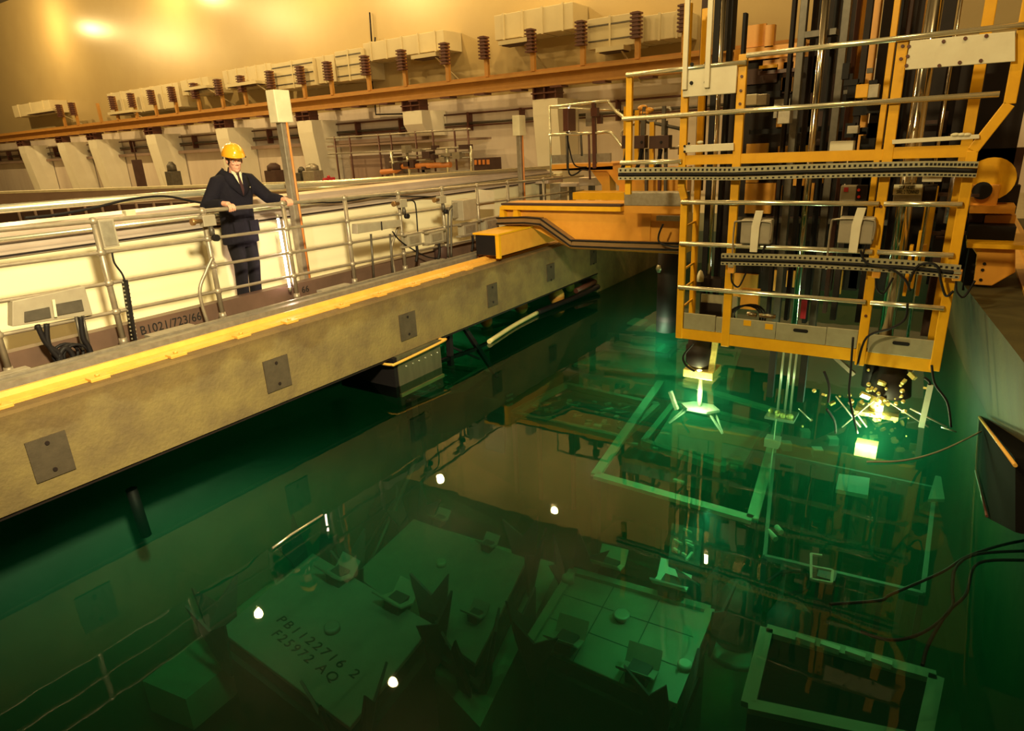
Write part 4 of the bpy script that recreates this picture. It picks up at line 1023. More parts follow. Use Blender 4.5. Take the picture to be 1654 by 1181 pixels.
e = MB().add([(fx(1.475)+0.008,py_-0.017,1.485),(fx(1.475)+0.008,py_+0.017,1.485),(fx(1.455)+0.012,py_+0.010,1.455),(fx(1.455)+0.012,py_-0.010,1.455),(fx(1.30)+0.010,py_+0.026,1.31),(fx(1.30)+0.010,py_-0.026,1.31),(fx(1.24)+0.006,py_,1.25)],[(0,1,2,3),(3,2,4,5),(5,4,6)])
t_ = e.build('tie', M_TIE, sh_); so = t_.modifiers.new('solid','SOLIDIFY'); so.thickness = 0.008
for z, dy in ((1.36,-0.10),(1.33,0.12)):
    e = MB(); ell(e,(px_+0.165,py_+dy,z),(0.006,0.008,0.008)); e.build('button', M_BRIGHT, jk)
for s in (-1,1):
    MB().cbox((px_+0.150,py_+s*0.10,0.90),(0.02,0.12,0.14)).build('pocket_flap', M_NAVY, jk, 0.006)
# trousers and shoes
e = MB()
loft(e, [(px_,py_,0.68,0.11,0.165),(px_,py_,0.80,0.12,0.17),(px_,py_,0.95,0.12,0.165)])
for hy in (4.385,4.555):
    e.tube([(px_,hy,0.85),(px_+0.01,hy,0.66),(px_+0.035,hy,0.48),(px_+0.0,hy,0.25),(px_-0.02,hy,0.05)], [0.098,0.090,0.075,0.068,0.070], 16)
remesh(e.build('trousers', M_TROU, man), 0.010, 3, 0.5)
for hy in (4.385,4.555):
    e = MB(); ell(e,(px_+0.06,hy,0.045),(0.150,0.052,0.045)); e.cbox((px_+0.05,hy,0.014),(0.28,0.085,0.028)); remesh(e.build('shoe', M_BLACK, man),0.008,2,0.5)

# ================================================================== THINGS AT THE WATER LINE
hb = thing('hanging_box', (-5.5,5.8,-0.75), 'riveted steel box hanging under the beam with a gold tube handle', 'box')
MB().box((-5.95,5.36,-1.24),(-5.345,6.17,-0.745)).build('box_body', mat('olive steel plate',(0.16,0.15,0.09),0.5,0.4,col2=(0.08,0.08,0.05),scale=6,streak=True), hb)
MB().box((-5.36,5.35,-1.26),(-5.32,6.18,-1.22)).build('bottom_lip', M_BOOM, hb)
MB().box((-6.35,5.30,-1.26),(-5.36,5.36,-0.745)).build('black_side', M_BLACK, hb)
MB().tube(smooth_path([(-5.55,5.22,-0.80),(-5.34,5.24,-0.80),(-5.31,5.35,-0.80),(-5.30,6.18,-0.76),(-5.36,6.24,-0.76),(-5.5,6.24,-0.76)]),0.018,8).build('tube_handle', M_RAILP, hb)
for k in range(6): MB().lathe((-5.345,5.5+k*0.12,-0.90),[(0.012,0),(0.012,0.01)],8,'X').build('rivet', M_BRIGHT, hb)
br = thing('black_bracing', (-5.6,7.0,-1.0), 'black triangular steel bracing below the beam right of the hanging box', 'bracing')
for p0, p1, w_ in (((725,533),(728,590),0.07),((745,522),(802,608),0.06),((712,583),(765,565),0.05),((765,565),(800,548),0.04),((728,560),(775,580),0.03)):
    MB().bar(AX(*p0,-5.55),AX(*p1,-5.55),w_,w_).build('strut', M_BLACK, br)
solo('float_boom', MB().tube(smooth_path([AZ(790,552,WATER+0.03),AZ(830,526,WATER+0.03),AZ(868,505,WATER+0.04)]),0.035,12), M_BOOM, 'pale yellow floating hose in the lit water beside the beam', 'hose')
solo('float_boom', MB().tube(smooth_path([AZ(868,505,WATER+0.04),AZ(900,492,WATER+0.05),AZ(935,478,WATER+0.06),AZ(966,463,WATER+0.10)]),0.05,12), M_BLACK, 'black hose beside the far end of the beam', 'hose')
for px,py,s,lab in ((786,523,0.10,'small amber float nearest the black bracing'),(842,500,0.12,'round amber float above the pale yellow hose'),(899,484,0.15,'largest orange float at the middle of the hose'),(920,466,0.10,'orange float lying on the black hose'),(931,455,0.07,'smallest orange float near the end of the black hose')):
    w = AZ(px,py+s*30,WATER)
    f = thing('net_float', (w.x,w.y,WATER), lab, 'float')
    MB().ball((w.x,w.y,WATER+s*0.8),s,(1,1,1.1),18).build('float_ball', M_BUOY, f)
    MB().tube([(w.x+0.045*math.cos(a),w.y,WATER+s*1.95+0.045*math.sin(a)) for a in [i*math.pi/6 for i in range(13)]],0.012,6).build('ring', M_BLACK, f)
solo('black_pipe_bundle', MB().tube([AZ(930,470,WATER+0.15),AZ(968,452,WATER+0.2)],0.05,10), M_BROWN, 'brown pipe bundle tucked under the far end of the beam', 'pipe')
solo('end_hatch', MB().prism([(p.x,p.y) for p in [AZ(985,432,WATER),AZ(1020,420,WATER),AZ(1062,424,WATER),AZ(1020,436,WATER)]],'Z',WATER,WATER+0.1), M_BLACK, 'low black curved plate at the far end of the pond', 'plate')
solo('reflection_rod', MB().tube([AZ(440,886,WATER+0.012),AZ(470,864,WATER+0.015),AZ(521,832,WATER+0.012)],0.010,6), M_BRIGHT, 'thin pale rod added as a reflection streak on the water in front of the beam', 'reflection streak')  # added rod stands in for a bright reflection streak on the water
# chute on the right wall
ch = thing('wall_chute', (0.75,6.6,-0.9), 'dark steel chute with a gold rail hanging on the right pond wall', 'chute')
q = [AX(px,py,0.62) for px,py in ((1582,672),(1600,690),(1612,760),(1612,845),(1594,830),(1574,755))]
def wallx(y): return lnx(bA,bB,y)-0.02
pts = [(1582,672),(1640,740),(1640,860),(1594,836),(1574,762)]
vs = [AX(px,py,0.58) for px,py in pts]
mb = MB(); n = len(vs); mb.add(list(vs)+[v+Vector((0.3,0,0)) for v in vs],[list(range(n)),[n+i for i in range(n)][::-1]]+[[i,(i+1)%n,n+(i+1)%n,n+i] for i in range(n)])
mb.build('chute_plate', mat('matt black steel',(0.006,0.006,0.006),0.95,spec=0.05), ch)
MB().tube([AX(1582,674,0.55),AX(1640,752,0.55)],0.012,8).build('gold_rail', M_RAILP, ch)
MB().tube([AX(1576,760,0.56),AX(1594,834,0.56)],0.010,8).build('lower_edge', M_BROWN, ch)
rr2 = solo('crane_rail', MB().prism([(0.75,0.0),(0.75,0.03),(0.85,0.05),(0.85,0.09),(0.93,0.09),(0.93,0.05),(1.03,0.03),(1.03,0.0)],'Y',5.0,YF), M_RAILP, 'rusty orange crane rail on top of the right pond wall', 'rail')

# ---- immersed heads of the machine
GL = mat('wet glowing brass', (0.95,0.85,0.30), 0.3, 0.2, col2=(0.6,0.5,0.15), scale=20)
h1 = thing('viewing_lamp_head', AY(1135,590,7.3), 'black cylinder with a glowing yellow square head under the left cage bay', 'lamp head')
w = AY(1132,560,7.3)
MB().lathe((w.x,7.3,0),[(0.15,-0.60),(0.15,-0.72),(0.17,-0.73),(0.17,-0.93),(0.13,-0.97)],24).build('sleeve', M_DARK, h1)
lw = AY(1132,598,7.3)
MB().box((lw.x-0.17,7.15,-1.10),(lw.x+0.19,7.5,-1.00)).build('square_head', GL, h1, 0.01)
MB().bar((lw.x+0.17,7.25,-0.62),(lw.x+0.15,7.2,-1.08),0.07,0.03).build('side_arm', GL, h1)
MB().lathe((lw.x+0.02,7.25,0),[(0.025,-1.10),(0.035,-1.35),(0.02,-1.5)],12).build('lit_rod', M_BRIGHT, h1)
MB().lathe((lw.x+0.02,7.18,0),[(0.03,-1.06),(0.03,-1.0)],12).build('bulb', mat('bulb glow',(1,1,.6),0.5,emit=(1.0,0.95,0.35),estr=18.0), h1)
mb = MB(); hx = lw.x+0.03
mb.prism([(hx+0.24*math.cos(a),7.25+0.15*math.sin(a)) for a in [i*math.pi/3 for i in range(6)]],'Z',-1.52,-1.49).build('hexagon_plate', M_SS, h1)
for sx in (-1,1):
    MB().bar((hx+sx*0.10,7.2,-1.5),(hx+sx*0.33,7.1,-1.72),0.02,0.02).build('claw_leg', M_SS, h1)
    MB().bar((hx+sx*0.15,7.3,-1.5),(hx+sx*0.33,7.1,-1.72),0.018,0.018).build('claw_leg', M_SS, h1)
MB().bar((hx-0.33,7.1,-1.3),(hx-0.24,7.1,-1.52),0.05,0.04).build('side_tube', M_BRIGHT, h1)
h2 = thing('centre_gripper', AY(1275,600,7.6), 'open square steel frame with a lit gripper plate under the cage middle', 'gripper')
w = AY(1275,570,7.6)
for dx in (-0.17,0.17): MB().bar((w.x+dx,7.6,-0.62),(w.x+dx,7.6,-1.35),0.07,0.07).build('dark_leg', M_DARK, h2)
for dx in (-0.05,0.03,0.09): MB().tube([(w.x+dx,7.55,-0.62),(w.x+dx-0.01,7.55,-1.5)],0.013,8).build('thin_rod', M_SS, h2)
MB().box((w.x-0.25,7.5,-0.66),(w.x+0.25,7.7,-0.62)).build('top_plate', M_GREY, h2)
MB().box((w.x-0.15,7.3,-1.52),(w.x+0.17,7.6,-1.49)).build('gripper_plate', M_SS, h2)
for i in range(10): MB().ball((w.x+random.uniform(-.13,.13),7.4+random.uniform(-.08,.08),-1.46),random.uniform(.015,.035),seg=8).build('fitting', GL, h2)
MB().box((w.x-0.12,7.25,-1.85),(w.x+0.04,7.4,-1.75)).build('lower_block', M_SS, h2)
MB().tube([(w.x-0.02,7.3,-1.5),(w.x-0.04,7.3,-3.0)],0.008,6).build('guide_wire', M_FRAMEG, h2)
h3 = thing('right_immersed_head', AY(1435,610,7.3), 'thick black cylinder with a cluster of bright yellow fittings under the right bay', 'lamp head')
w = AY(1443,590,7.3)
MB().lathe((w.x,7.3,0),[(0.13,-0.55),(0.13,-0.72),(0.18,-0.80),(0.20,-0.98),(0.17,-1.0)],24).build('sleeve', M_DARK, h3)
MB().lathe((w.x-0.19,7.35,0),[(0.08,-0.55),(0.08,-0.95)],16).build('side_sleeve', M_BLACK, h3)
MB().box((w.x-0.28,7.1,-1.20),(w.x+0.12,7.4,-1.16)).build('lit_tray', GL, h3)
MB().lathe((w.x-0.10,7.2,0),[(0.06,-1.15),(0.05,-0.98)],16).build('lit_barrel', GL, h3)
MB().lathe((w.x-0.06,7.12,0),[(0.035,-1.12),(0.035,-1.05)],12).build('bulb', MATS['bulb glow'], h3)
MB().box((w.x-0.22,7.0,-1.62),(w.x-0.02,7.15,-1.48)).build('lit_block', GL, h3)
for p0,p1 in (((1330,560),(1380,605)),((1470,600),(1495,572))):
    MB().bar(AY(*p0,7.25),AY(*p1,7.25),0.05,0.04).build('diagonal_arm', M_STEEL, h3)
MB().bar(AY(1503,622,7.0),AY(1488,690,7.0),0.05,0.03).build('pale_slat', M_FRAMEG, h3)
for i in range(60):
    px = random.gauss(1425,45); py = 645+random.gauss(0,1)*22+ (px-1425)*0.05
    wv = AY(px,py,random.uniform(6.9,7.3)); r_ = random.uniform(.008,.024); mb = MB()
    if i % 3: mb.ball(wv,r_,(1,1,1),8)
    else: mb.cbox(wv,(r_*4,r_*2,r_*2),random.uniform(0,3),0.3,random.uniform(-.6,.6))
    mb.build('bright_fitting', GL, h3)
for x0,y0_,x1,y1_ in ((1290,660,1310,680),(1350,640,1390,690),(1400,690,1370,650),(1470,660,1530,690),(1520,690,1545,698),(1420,640,1500,690),(1360,690,1420,640)):
    MB().tube([AY(x0,y0_,7.1),AY(x1,y1_,7.1)],0.008,6).build('thin_arm', M_SS, h3)
for x0,y0_,x1,y1_ in ((1331,600,1338,650),(1493,610,1500,625),(1335,660,1350,700)):
    MB().tube(smooth_path([AY(x0,y0_,7.0),AY((x0+x1)/2+5,(y0_+y1_)/2,7.0),AY(x1,y1_,7.0)]),0.014,6).build('dark_wire', M_BLACK, h3)
light('underwater_lamp', 'POINT', (lw.x+0.05,7.0,-1.35), 55, (1.0,0.95,0.45), 0.06)
light('underwater_lamp', 'POINT', (w.x-0.10,6.85,-1.40), 60, (1.0,0.95,0.45), 0.06)
light('underwater_lamp', 'POINT', (w.x-0.15,8.6,-1.7), 50, (0.9,1.0,0.6), 0.1)
light('underwater_lamp', 'POINT', (-3.6,9.6,-1.6), 55, (0.9,1.0,0.6), 0.1)

# ---- submerged racks, tanks and skips
def quadpx(pts, z): return [AZ(px,py,z) for px,py in pts]
def rim(name, pts, z, w_, th, m, parent, part='rim_side'):
    q = quadpx(pts, z)
    for i in range(len(q)):
        MB().bar(q[i], q[(i+1) % len(q)], w_, th).build(part, m, parent)
    return q
t = thing('open_tank_frame', AZ(1130,720,-2.5), 'pale square rim of a large open tank under water below the cage', 'tank frame')
q = rim('f', ((1072,610),(1262,667),(1215,840),(962,768)), -2.5, 0.13, 0.05, M_FRAMEG, t)
for p in q: MB().bar(p, (p.x,p.y,FLZ), 0.1, 0.1).build('corner_leg', M_SKIP, t)
q2 = quadpx(((1090,652),(1240,690),(1165,757),(1040,715)), -2.8)
for i in range(4): MB().bar(q2[i], q2[(i+1)%4], 0.10, 0.10).build('inner_rim', M_FRAMEG if i in (0,3) else M_SLAB, t)
MB().quadbox(quadpx(((990,700),(1180,750),(1170,800),(985,755)),-3.0),0.8).build('dark_bin', M_SKIP, t)
MB().quadbox(quadpx(((1088,662),(1232,694),(1200,752),(1056,714)),-2.75),0.1).build('lit_bottom', M_SLAB, t)
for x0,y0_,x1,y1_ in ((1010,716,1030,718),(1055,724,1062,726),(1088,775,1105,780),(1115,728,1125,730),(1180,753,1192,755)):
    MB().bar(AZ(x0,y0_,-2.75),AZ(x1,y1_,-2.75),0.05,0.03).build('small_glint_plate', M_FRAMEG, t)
t = thing('debris_rack', AZ(930,665,-2.6), 'dark shallow rack full of scrap under water left of the tank rim', 'rack')
q = rim('f', ((915,622),(1062,655),(1005,708),(828,668)), -2.6, 0.10, 0.08, M_LIDG, t)
MB().quadbox(quadpx(((915,630),(1050,660),(1000,700),(838,668)),-2.75),0.1).build('rack_floor', M_SKIP, t)
for i in range(40):
    a_ = random.random(); b_ = random.random()
    p = AZ(870+a_*150-b_*20, 640+a_*15+b_*40, -2.6); MB().cbox(p,(random.uniform(.03,.18),random.uniform(.02,.08),.03),random.uniform(0,3)).build('scrap_piece', M_LIDG if i % 4 else M_FRAMEG, t)
for px in (830,870,925,985): MB().bar(AZ(px,668+(px-830)*0.22,-2.62),AZ(px,668+(px-830)*0.22,-2.62)+Vector((0,0,-1.5)),0.06,0.06).build('rack_leg', M_SKIP, t)
t = thing('flat_container', AZ(1000,580,-2.2), 'broad flat pale green container under water behind the tank rim', 'container')
MB().quadbox(quadpx(((1000,558),(1190,566),(1180,610),(935,588)),-2.3),0.5).build('container_top', M_SLAB, t)
rim('f', ((1000,556),(1195,566),(1180,612),(928,590)), -2.28, 0.05, 0.05, M_LIDG, t)
t = thing('low_rack', AZ(1090,545,-2.0), 'low dark rack with square openings under water at the far side', 'rack')
q = rim('f', ((985,540),(1100,555),(1080,575),(980,560)), -2.0, 0.08, 0.06, M_SKIP, t)
for px,py in ((1030,520),(1060,530)): MB().cbox(AZ(px,py,-1.9),(0.3,0.4,0.04)).build('pale_square', M_FRAMEG, t)  # pale plates stand in for white squares reflected on the water
MB().quadbox(quadpx(((1020,548),(1075,553),(1060,565),(1015,560)),-2.1),0.1).build('pale_square', M_SLAB, t)
t = thing('submerged_cabinet', AZ(810,650,-2.2), 'dark block with a small ladder under water beside the left pond wall', 'block')
MB().quadbox(quadpx(((780,640),(815,648),(812,670),(780,662)),-2.4),0.7).build('block_body', M_SKIP, t)
for k in range(3): MB().bar(AZ(818,640+k*8,-2.4),AZ(828,636+k*8,-2.4),0.03,0.03).build('rung', M_LIDG, t)
# tall rack to the right
t = thing('storage_rack', AZ(1370,800,-2.9), 'tall green storage rack with upright bays under water at the right', 'rack')
for z, m in ((-2.4,M_POOLW),(-3.1,M_POOLW)):
    rim('f', ((1250,735),(1510,790),(1490,960),(1235,900)), z, 0.04, 0.05, m, t, 'rack_rail')
for i in range(9):
    f = i/8
    for (ax_,ay_,bx_,by_) in ((1250,735,1510,790),(1235,900,1490,960)):
        p = AZ(ax_+(bx_-ax_)*f, ay_+(by_-ay_)*f, -2.4)
        MB().bar(p,(p.x,p.y,FLZ),0.05,0.05).build('upright', M_POOLW if i % 2 else M_SKIP, t)
MB().quadbox(quadpx(((1355,765),(1405,772),(1402,800),(1350,790)),-2.35),0.05).build('green_plate', M_SLAB, t)
MB().quadbox(quadpx(((1300,790),(1420,810),(1410,900),(1290,880)),-3.4),0.9).build('dark_crate', M_SKIP, t)
mb = MB().quadbox(quadpx(((1511,768),(1520,770),(1526,806),(1499,806)),-2.2),0.04); mb.build('tapered_plate', M_LIDG, t)
for px,py in ((1270,720),(1300,700),(1320,730),(1345,712)): MB().cbox(AZ(px,py,-2.3),(0.12,0.12,0.1),0.4).build('fitting', M_LIDG, t)
mb = MB()
for (x0,y0_,x1,y1_) in ((1240,868,1255,872),(1243,862,1258,868),(1105,855,1116,860),(1090,872,1102,878),(1108,875,1118,880),(1088,886,1095,890),(1102,893,1108,897),(1110,900,1118,892),(1100,861,1100,865)):
    pass
gl_ = thing('lit_tube_rack', AZ(1105,880,-2.6), 'dark rack of short bright tube ends under water above the right skip', 'rack')
MB().quadbox(quadpx(((1085,845),(1135,855),(1130,915),(1080,900)),-2.7),0.4).build('rack_body', M_SKIP, gl_)
for (x0,y0_,x1,y1_) in ((1104,854,1117,861),(1089,872,1102,879),(1107,873,1118,877),(1108,877,1120,883),(1088,886,1097,892),(1102,894,1108,898),(1109,904,1118,893)):
    MB().bar(AZ(x0,y0_,-2.6),AZ(x1,y1_,-2.6),0.025,0.025).build('bright_tube_end', M_FRAMEG, gl_)
lt = thing('small_lamp_pair', AZ(1250,863,-2.4), 'pair of small pale fittings on the corner of the tank rim', 'fitting')
for (x0,y0_,x1,y1_) in ((1241,858,1253,871),(1254,851,1262,860)):
    MB().tube([AZ(x0,y0_,-2.4),AZ(x1,y1_,-2.4)],0.03,8).build('fitting_tube', M_FRAMEG, lt)

def skip(quad, z, mlid, lab, h=1.5, K=1.7):
    q = quadpx(quad, z)
    c = sum(q, Vector())/4
    t = thing('fuel_skip', (c.x,c.y,z-h), lab, 'storage skip')
    MB().quadbox([p for p in q], 0.05).build('lid', mlid, t, 0.01)
    q3 = [c+(p-c)*0.97+Vector((0,0,-0.06)) for p in q]
    MB().quadbox(q3, h).build('skip_body', M_SKIP, t)
    MB().quadbox([c+(p-c)*1.05+Vector((0,0,-0.22)) for p in q], 0.06).build('skip_flange', M_SKIP, t)
    for i in range(4):
        p = q[i]; o_ = (p-c).normalized(); e1 = (q[(i+1)%4]-p).normalized(); e2 = (q[i-1]-p).normalized()
        for e in (e1, e2):
            n_ = e.cross(Vector((0,0,1)));
            if n_.dot(o_) < 0: n_ = -n_
            b0 = p+n_*0.05+e*0.03
            Zv = Vector((0,0,1)); vs = [b0-Zv*0.4, b0+e*0.17-Zv*0.4, b0+e*0.17*K*0.8+Zv*0.02, b0+(e*0.22+n_*0.03+Zv*0.2)*K, b0+(e*0.07+n_*0.05+Zv*0.10)*K, b0+(n_*0.10-e*0.03+Zv*0.26)*K, b0+(n_*0.04-e*0.04)*K]
            n = len(vs); th = n_*0.025
            MB().add(vs+[v+th for v in vs],[list(range(n)),[n+j for j in range(n)][::-1]]+[[j,(j+1)%n,n+(j+1)%n,n+j] for j in range(n)]).build('corner_horn', M_SKIP, t)
    return t, q, c
def clip(t, p, u, v, z, m, s=1.0):
    u = u.normalized(); v = v.normalized()
    prof = [(-0.13,0.10),(-0.05,0.02),(0.05,0.05),(0.12,0.13)]
    pts = []
    for w_ in (-0.10*s, 0.10*s):
        for a_, h_ in prof: pts.append(Vector((p.x,p.y,z))+v*a_*s+u*w_+Vector((0,0,h_*s)))
    mb = MB().add(pts+[q_-Vector((0,0,0.02)) for q_ in pts],
        [(i,i+1,i+5,i+4) for i in range(3)]+[(8+i,12+i,13+i,9+i) for i in range(3)]+[(0,4,12,8),(3,11,15,7)]+[(i,8+i,9+i,i+1) for i in range(3)]+[(4+i,5+i,13+i,12+i) for i in range(3)])
    mb.build('bent_clip', m, t)
    MB().cbox((p.x,p.y,z-0.01),(0.12*s,0.12*s,0.10*s)).build('clip_block', M_SKIP, t)
s1, q1_, c1 = skip(((505,893),(700,1008),(565,1175),(355,1018)), -2.7, M_LID, 'dark skip lid stencilled PB11227162 at the bottom of the photo')
u_ = (AZ(580,1085,-2.7)-AZ(450,990,-2.7)).normalized(); v_ = Vector((-u_.y,u_.x,0))
a = AZ(446,1003,-2.697); text_mb('PB1122716 2', a, u_, v_, 0.13, 1.35, 'stencilled_number', M_INK, s1, width=(AZ(582,1080,-2.7)-AZ(450,995,-2.7)).length)
a = AZ(438,1026,-2.697); text_mb('F25972 AQ', a, u_, v_, 0.13, 1.35, 'stencilled_number', M_INK, s1, width=(AZ(548,1090,-2.7)-AZ(443,1020,-2.7)).length)
w = AZ(537,1018,-2.7); MB().lathe((w.x,w.y,-2.7),[(0.075,0),(0.075,0.05),(0.06,0.06)],20).build('centre_boss', M_LID, s1)
ux = Vector((1,0,0)); vy = Vector((0,1,0))
for px,py in ((547,932),(642,975)): clip(s1, AZ(px,py,-2.65), (q1_[1]-q1_[0]), (q1_[1]-q1_[0]).cross(Vector((0,0,1))), -2.65, M_LIDG if px > 600 else M_LID, 1.5)
s2, q2_, c2 = skip(((668,838),(852,902),(768,1072),(573,928)), -2.95, M_LID, 'plain dark skip lid behind the stencilled one, second from the pond wall', 0.32)
w = AZ(713,913,-2.95); MB().lathe((w.x,w.y,-2.95),[(0.06,0),(0.06,0.05),(0.045,0.06)],20).build('centre_boss', M_LIDG, s2)
for px,py in ((710,840),(788,882),(768,995)): clip(s2, AZ(px,py,-2.9), (q2_[1]-q2_[0]), (q2_[1]-q2_[0]).cross(Vector((0,0,1))), -2.9, M_LID)
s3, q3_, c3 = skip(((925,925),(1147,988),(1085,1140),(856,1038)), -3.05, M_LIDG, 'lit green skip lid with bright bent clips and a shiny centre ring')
w = AZ(1004,1001,-3.05)
MB().lathe((w.x,w.y,-3.05),[(0.05,0),(0.05,0.05),(0.085,0.06),(0.085,0.075),(0.07,0.08)],20).build('centre_ring', M_SS, s3)
for k in (0.33,0.66):
    MB().bar(q3_[0].lerp(q3_[1],k)+Vector((0,0,0.002)), q3_[3].lerp(q3_[2],k)+Vector((0,0,0.002)), 0.008, 0.004).build('weld_seam', M_SKIP, s3)
    MB().bar(q3_[0].lerp(q3_[3],k)+Vector((0,0,0.002)), q3_[1].lerp(q3_[2],k)+Vector((0,0,0.002)), 0.008, 0.004).build('weld_seam', M_SKIP, s3)
clip(s3, AZ(984,918,-3.0), (q3_[1]-q3_[0]), (q3_[1]-q3_[0]).cross(Vector((0,0,1))), -3.0, M_FRAMEG, 1.6)
clip(s3, AZ(1084,950,-2.95), (q3_[1]-q3_[0]), (q3_[1]-q3_[0]).cross(Vector((0,0,1))), -2.95, mat('highlight white clip',(1,1,0.85),0.3), 1.8)  # white colour of the second clip carries its specular highlight
for px,py in ((915,1040),(1032,1090)): clip(s3, AZ(px,py,-3.0), (q3_[1]-q3_[0]), (q3_[1]-q3_[0]).cross(Vector((0,0,1))), -3.0, M_LIDG, 1.6)
for px,py in ((917,936),(1106,1077)):
    w = AZ(px,py,-3.0); MB().lathe((w.x,w.y,-3.03),[(0.07,0),(0.07,0.06),(0.05,0.08)],16).build('corner_cap', M_FRAMEG if px > 1000 else M_LIDG, s3)
for a_, b_ in ((1,2),(0,3),(0,1)):
    MB().bar(q3_[a_]+Vector((0,0,0.02)), q3_[b_]+Vector((0,0,0.02)), 0.09, 0.05).build('raised_edge', M_LIDG, s3)
light('underwater_lamp', 'SPOT', (w.x+0.0,c3.y+0.3,-1.6), 60, (0.9,1.0,0.6), 0.05, rot=(0,0,0), spot=1.9, blend=0.8)
# slab between the skips
sl = thing('pale_plinth', AZ(840,960,-3.4), 'pale green plinth edge between the two left skips and the right skip', 'plinth')
MB().quadbox(quadpx(((700,850),(905,912),(775,1175),(640,1030)),-3.33),1.25).build('plinth_body', M_SLAB, sl)
sl2 = thing('pale_plinth', AZ(480,1000,-3.3), 'dim green plinth edge to the left of the stencilled skip lid', 'plinth')
MB().quadbox(quadpx(((470,915),(520,955),(300,1130),(230,1100)),-3.4),0.4).build('plinth_body', M_SLAB, sl2)
# open tank bottom right
bt = thing('open_box_tank', AZ(1370,1060,-2.5), 'open black tank with a pale green rim at the bottom right', 'tank')
q = quadpx(((1238,1018),(1512,1095),(1490,1200),(1208,1140)), -2.3)
for i in range(4): MB().bar(q[i], q[(i+1)%4], 0.10, 0.05).build('rim_side', M_LIDG, bt)
mb = MB()
for i in range(4):
    a_, b_ = q[i], q[(i+1)%4]; mb.quadbox([a_,b_,b_+Vector((0,0,-1.6)),a_+Vector((0,0,-1.6))],0.03)
mb.build('tank_wall', M_SKIP, bt)
MB().quadbox([p+Vector((0,0,-0.35)) for p in q],0.05).build('black_interior', M_BLACK, bt)
for f in (0.25,0.4,0.55,0.7):
    p = q[0].lerp(q[1],f); MB().cbox((p.x,p.y-0.03,p.z+0.03),(0.14,0.05,0.05)).build('rim_lug', M_FRAMEG, bt)
# post with square head
pg = thing('submerged_post', AZ(1340,960,-2.5), 'dark upright post with a pale square head under water at the right', 'post')
w = AZ(1335,935,-2.0); MB().bar((w.x,w.y,-1.95),(w.x,w.y,FLZ),0.14,0.14).build('upright', M_SKIP, pg)
for (x0,y0_,x1,y1_) in ((1310,915,1345,922),(1345,922,1343,942),(1343,942,1310,936),(1310,936,1310,895),(1310,895,1328,898)):
    MB().bar(AZ(x0,y0_,-1.9),AZ(x1,y1_,-1.9),0.02,0.02).build('head_edge', M_LIDG, pg)
pm = thing('submerged_pump', AZ(1275,960,-2.6), 'dark rounded pump with a looped hose under water at the right', 'pump')
w = AZ(1278,990,-2.8); MB().lathe((w.x,w.y,-3.6),[(0.22,0),(0.22,0.7),(0.15,0.85),(0.05,0.9)],20).build('pump_body', M_SKIP, pm)
MB().tube(smooth_path([AZ(1240,940,-2.6),AZ(1262,925,-2.5),AZ(1300,925,-2.5),AZ(1305,950,-2.6),AZ(1275,960,-2.6)]),0.02,6).build('looped_hose', M_BLACK, pm)
dr = thing('green_drum', AZ(1190,1000,-3), 'dark drum standing on a pale green disc right of the lit skip', 'drum')
w = AZ(1190,1030,-3.6); MB().lathe((w.x,w.y,-3.75),[(0.34,0),(0.34,0.08)],24).build('pale_disc', M_SLAB, dr)
MB().lathe((w.x-0.03,w.y+0.05,-3.66),[(0.22,0),(0.22,0.5),(0.12,0.7)],24).build('drum_body', M_SKIP, dr)
for pts,lab in ((((1660,872),(1613,882),(1560,900),(1520,925),(1440,960),(1420,970),(1340,976)),'thick black cable curving in from the right edge under water'),
                (((1660,890),(1580,895),(1545,915),(1538,950),(1538,980),(1510,1010),(1470,1030),(1430,1033),(1390,1020)),'black cable sagging in a deep loop at the lower right'),
                (((1660,905),(1580,910),(1560,960),(1530,990),(1500,1040),(1490,1075)),'thin black cable falling to the rim of the open black tank')):
    solo('submerged_cable', MB().tube(smooth_path([AZ(*p,-1.35) for p in pts]),0.011,6), M_BLACK, lab, 'cable')
solo('slack_rope', MB().tube(smooth_path([AZ(1585,697,WATER+0.01),AZ(1520,728,WATER+0.01),AZ(1460,744,WATER+0.01),AZ(1400,746,WATER+0.01)]),0.008,6), M_LIDG, 'thin pale rope curving across the water from the right chute', 'rope')
# pipe down from the hanging box
vp = thing('drain_pipe', (-5.5,5.8,-1.2), 'dark red-brown pipe dropping from the hanging box into the water', 'pipe')
a = AX(664,645,-5.45); b = AX(674,738,-5.45)
MB().bar(a,b,0.11,0.11).build('down_pipe', M_BROWN, vp)
MB().tube([b, b+Vector((0.0,-0.9,-0.9)), b+Vector((0.0,-1.8,-1.6))],0.03,8).build('sloping_pipe', M_BROWN, vp)
MB().tube([b+Vector((-0.25,-0.1,-0.5)), b+Vector((-0.25,-1.8,-1.6))],0.02,8).build('thin_pipe', M_BROWN, vp)
bp_ = solo('wall_pipe', MB().tube([AX(212,790,-5.9),AX(236,865,-5.9)],0.05,10), M_BLACK, 'black pipe end dipping into the water under the near beam', 'pipe')


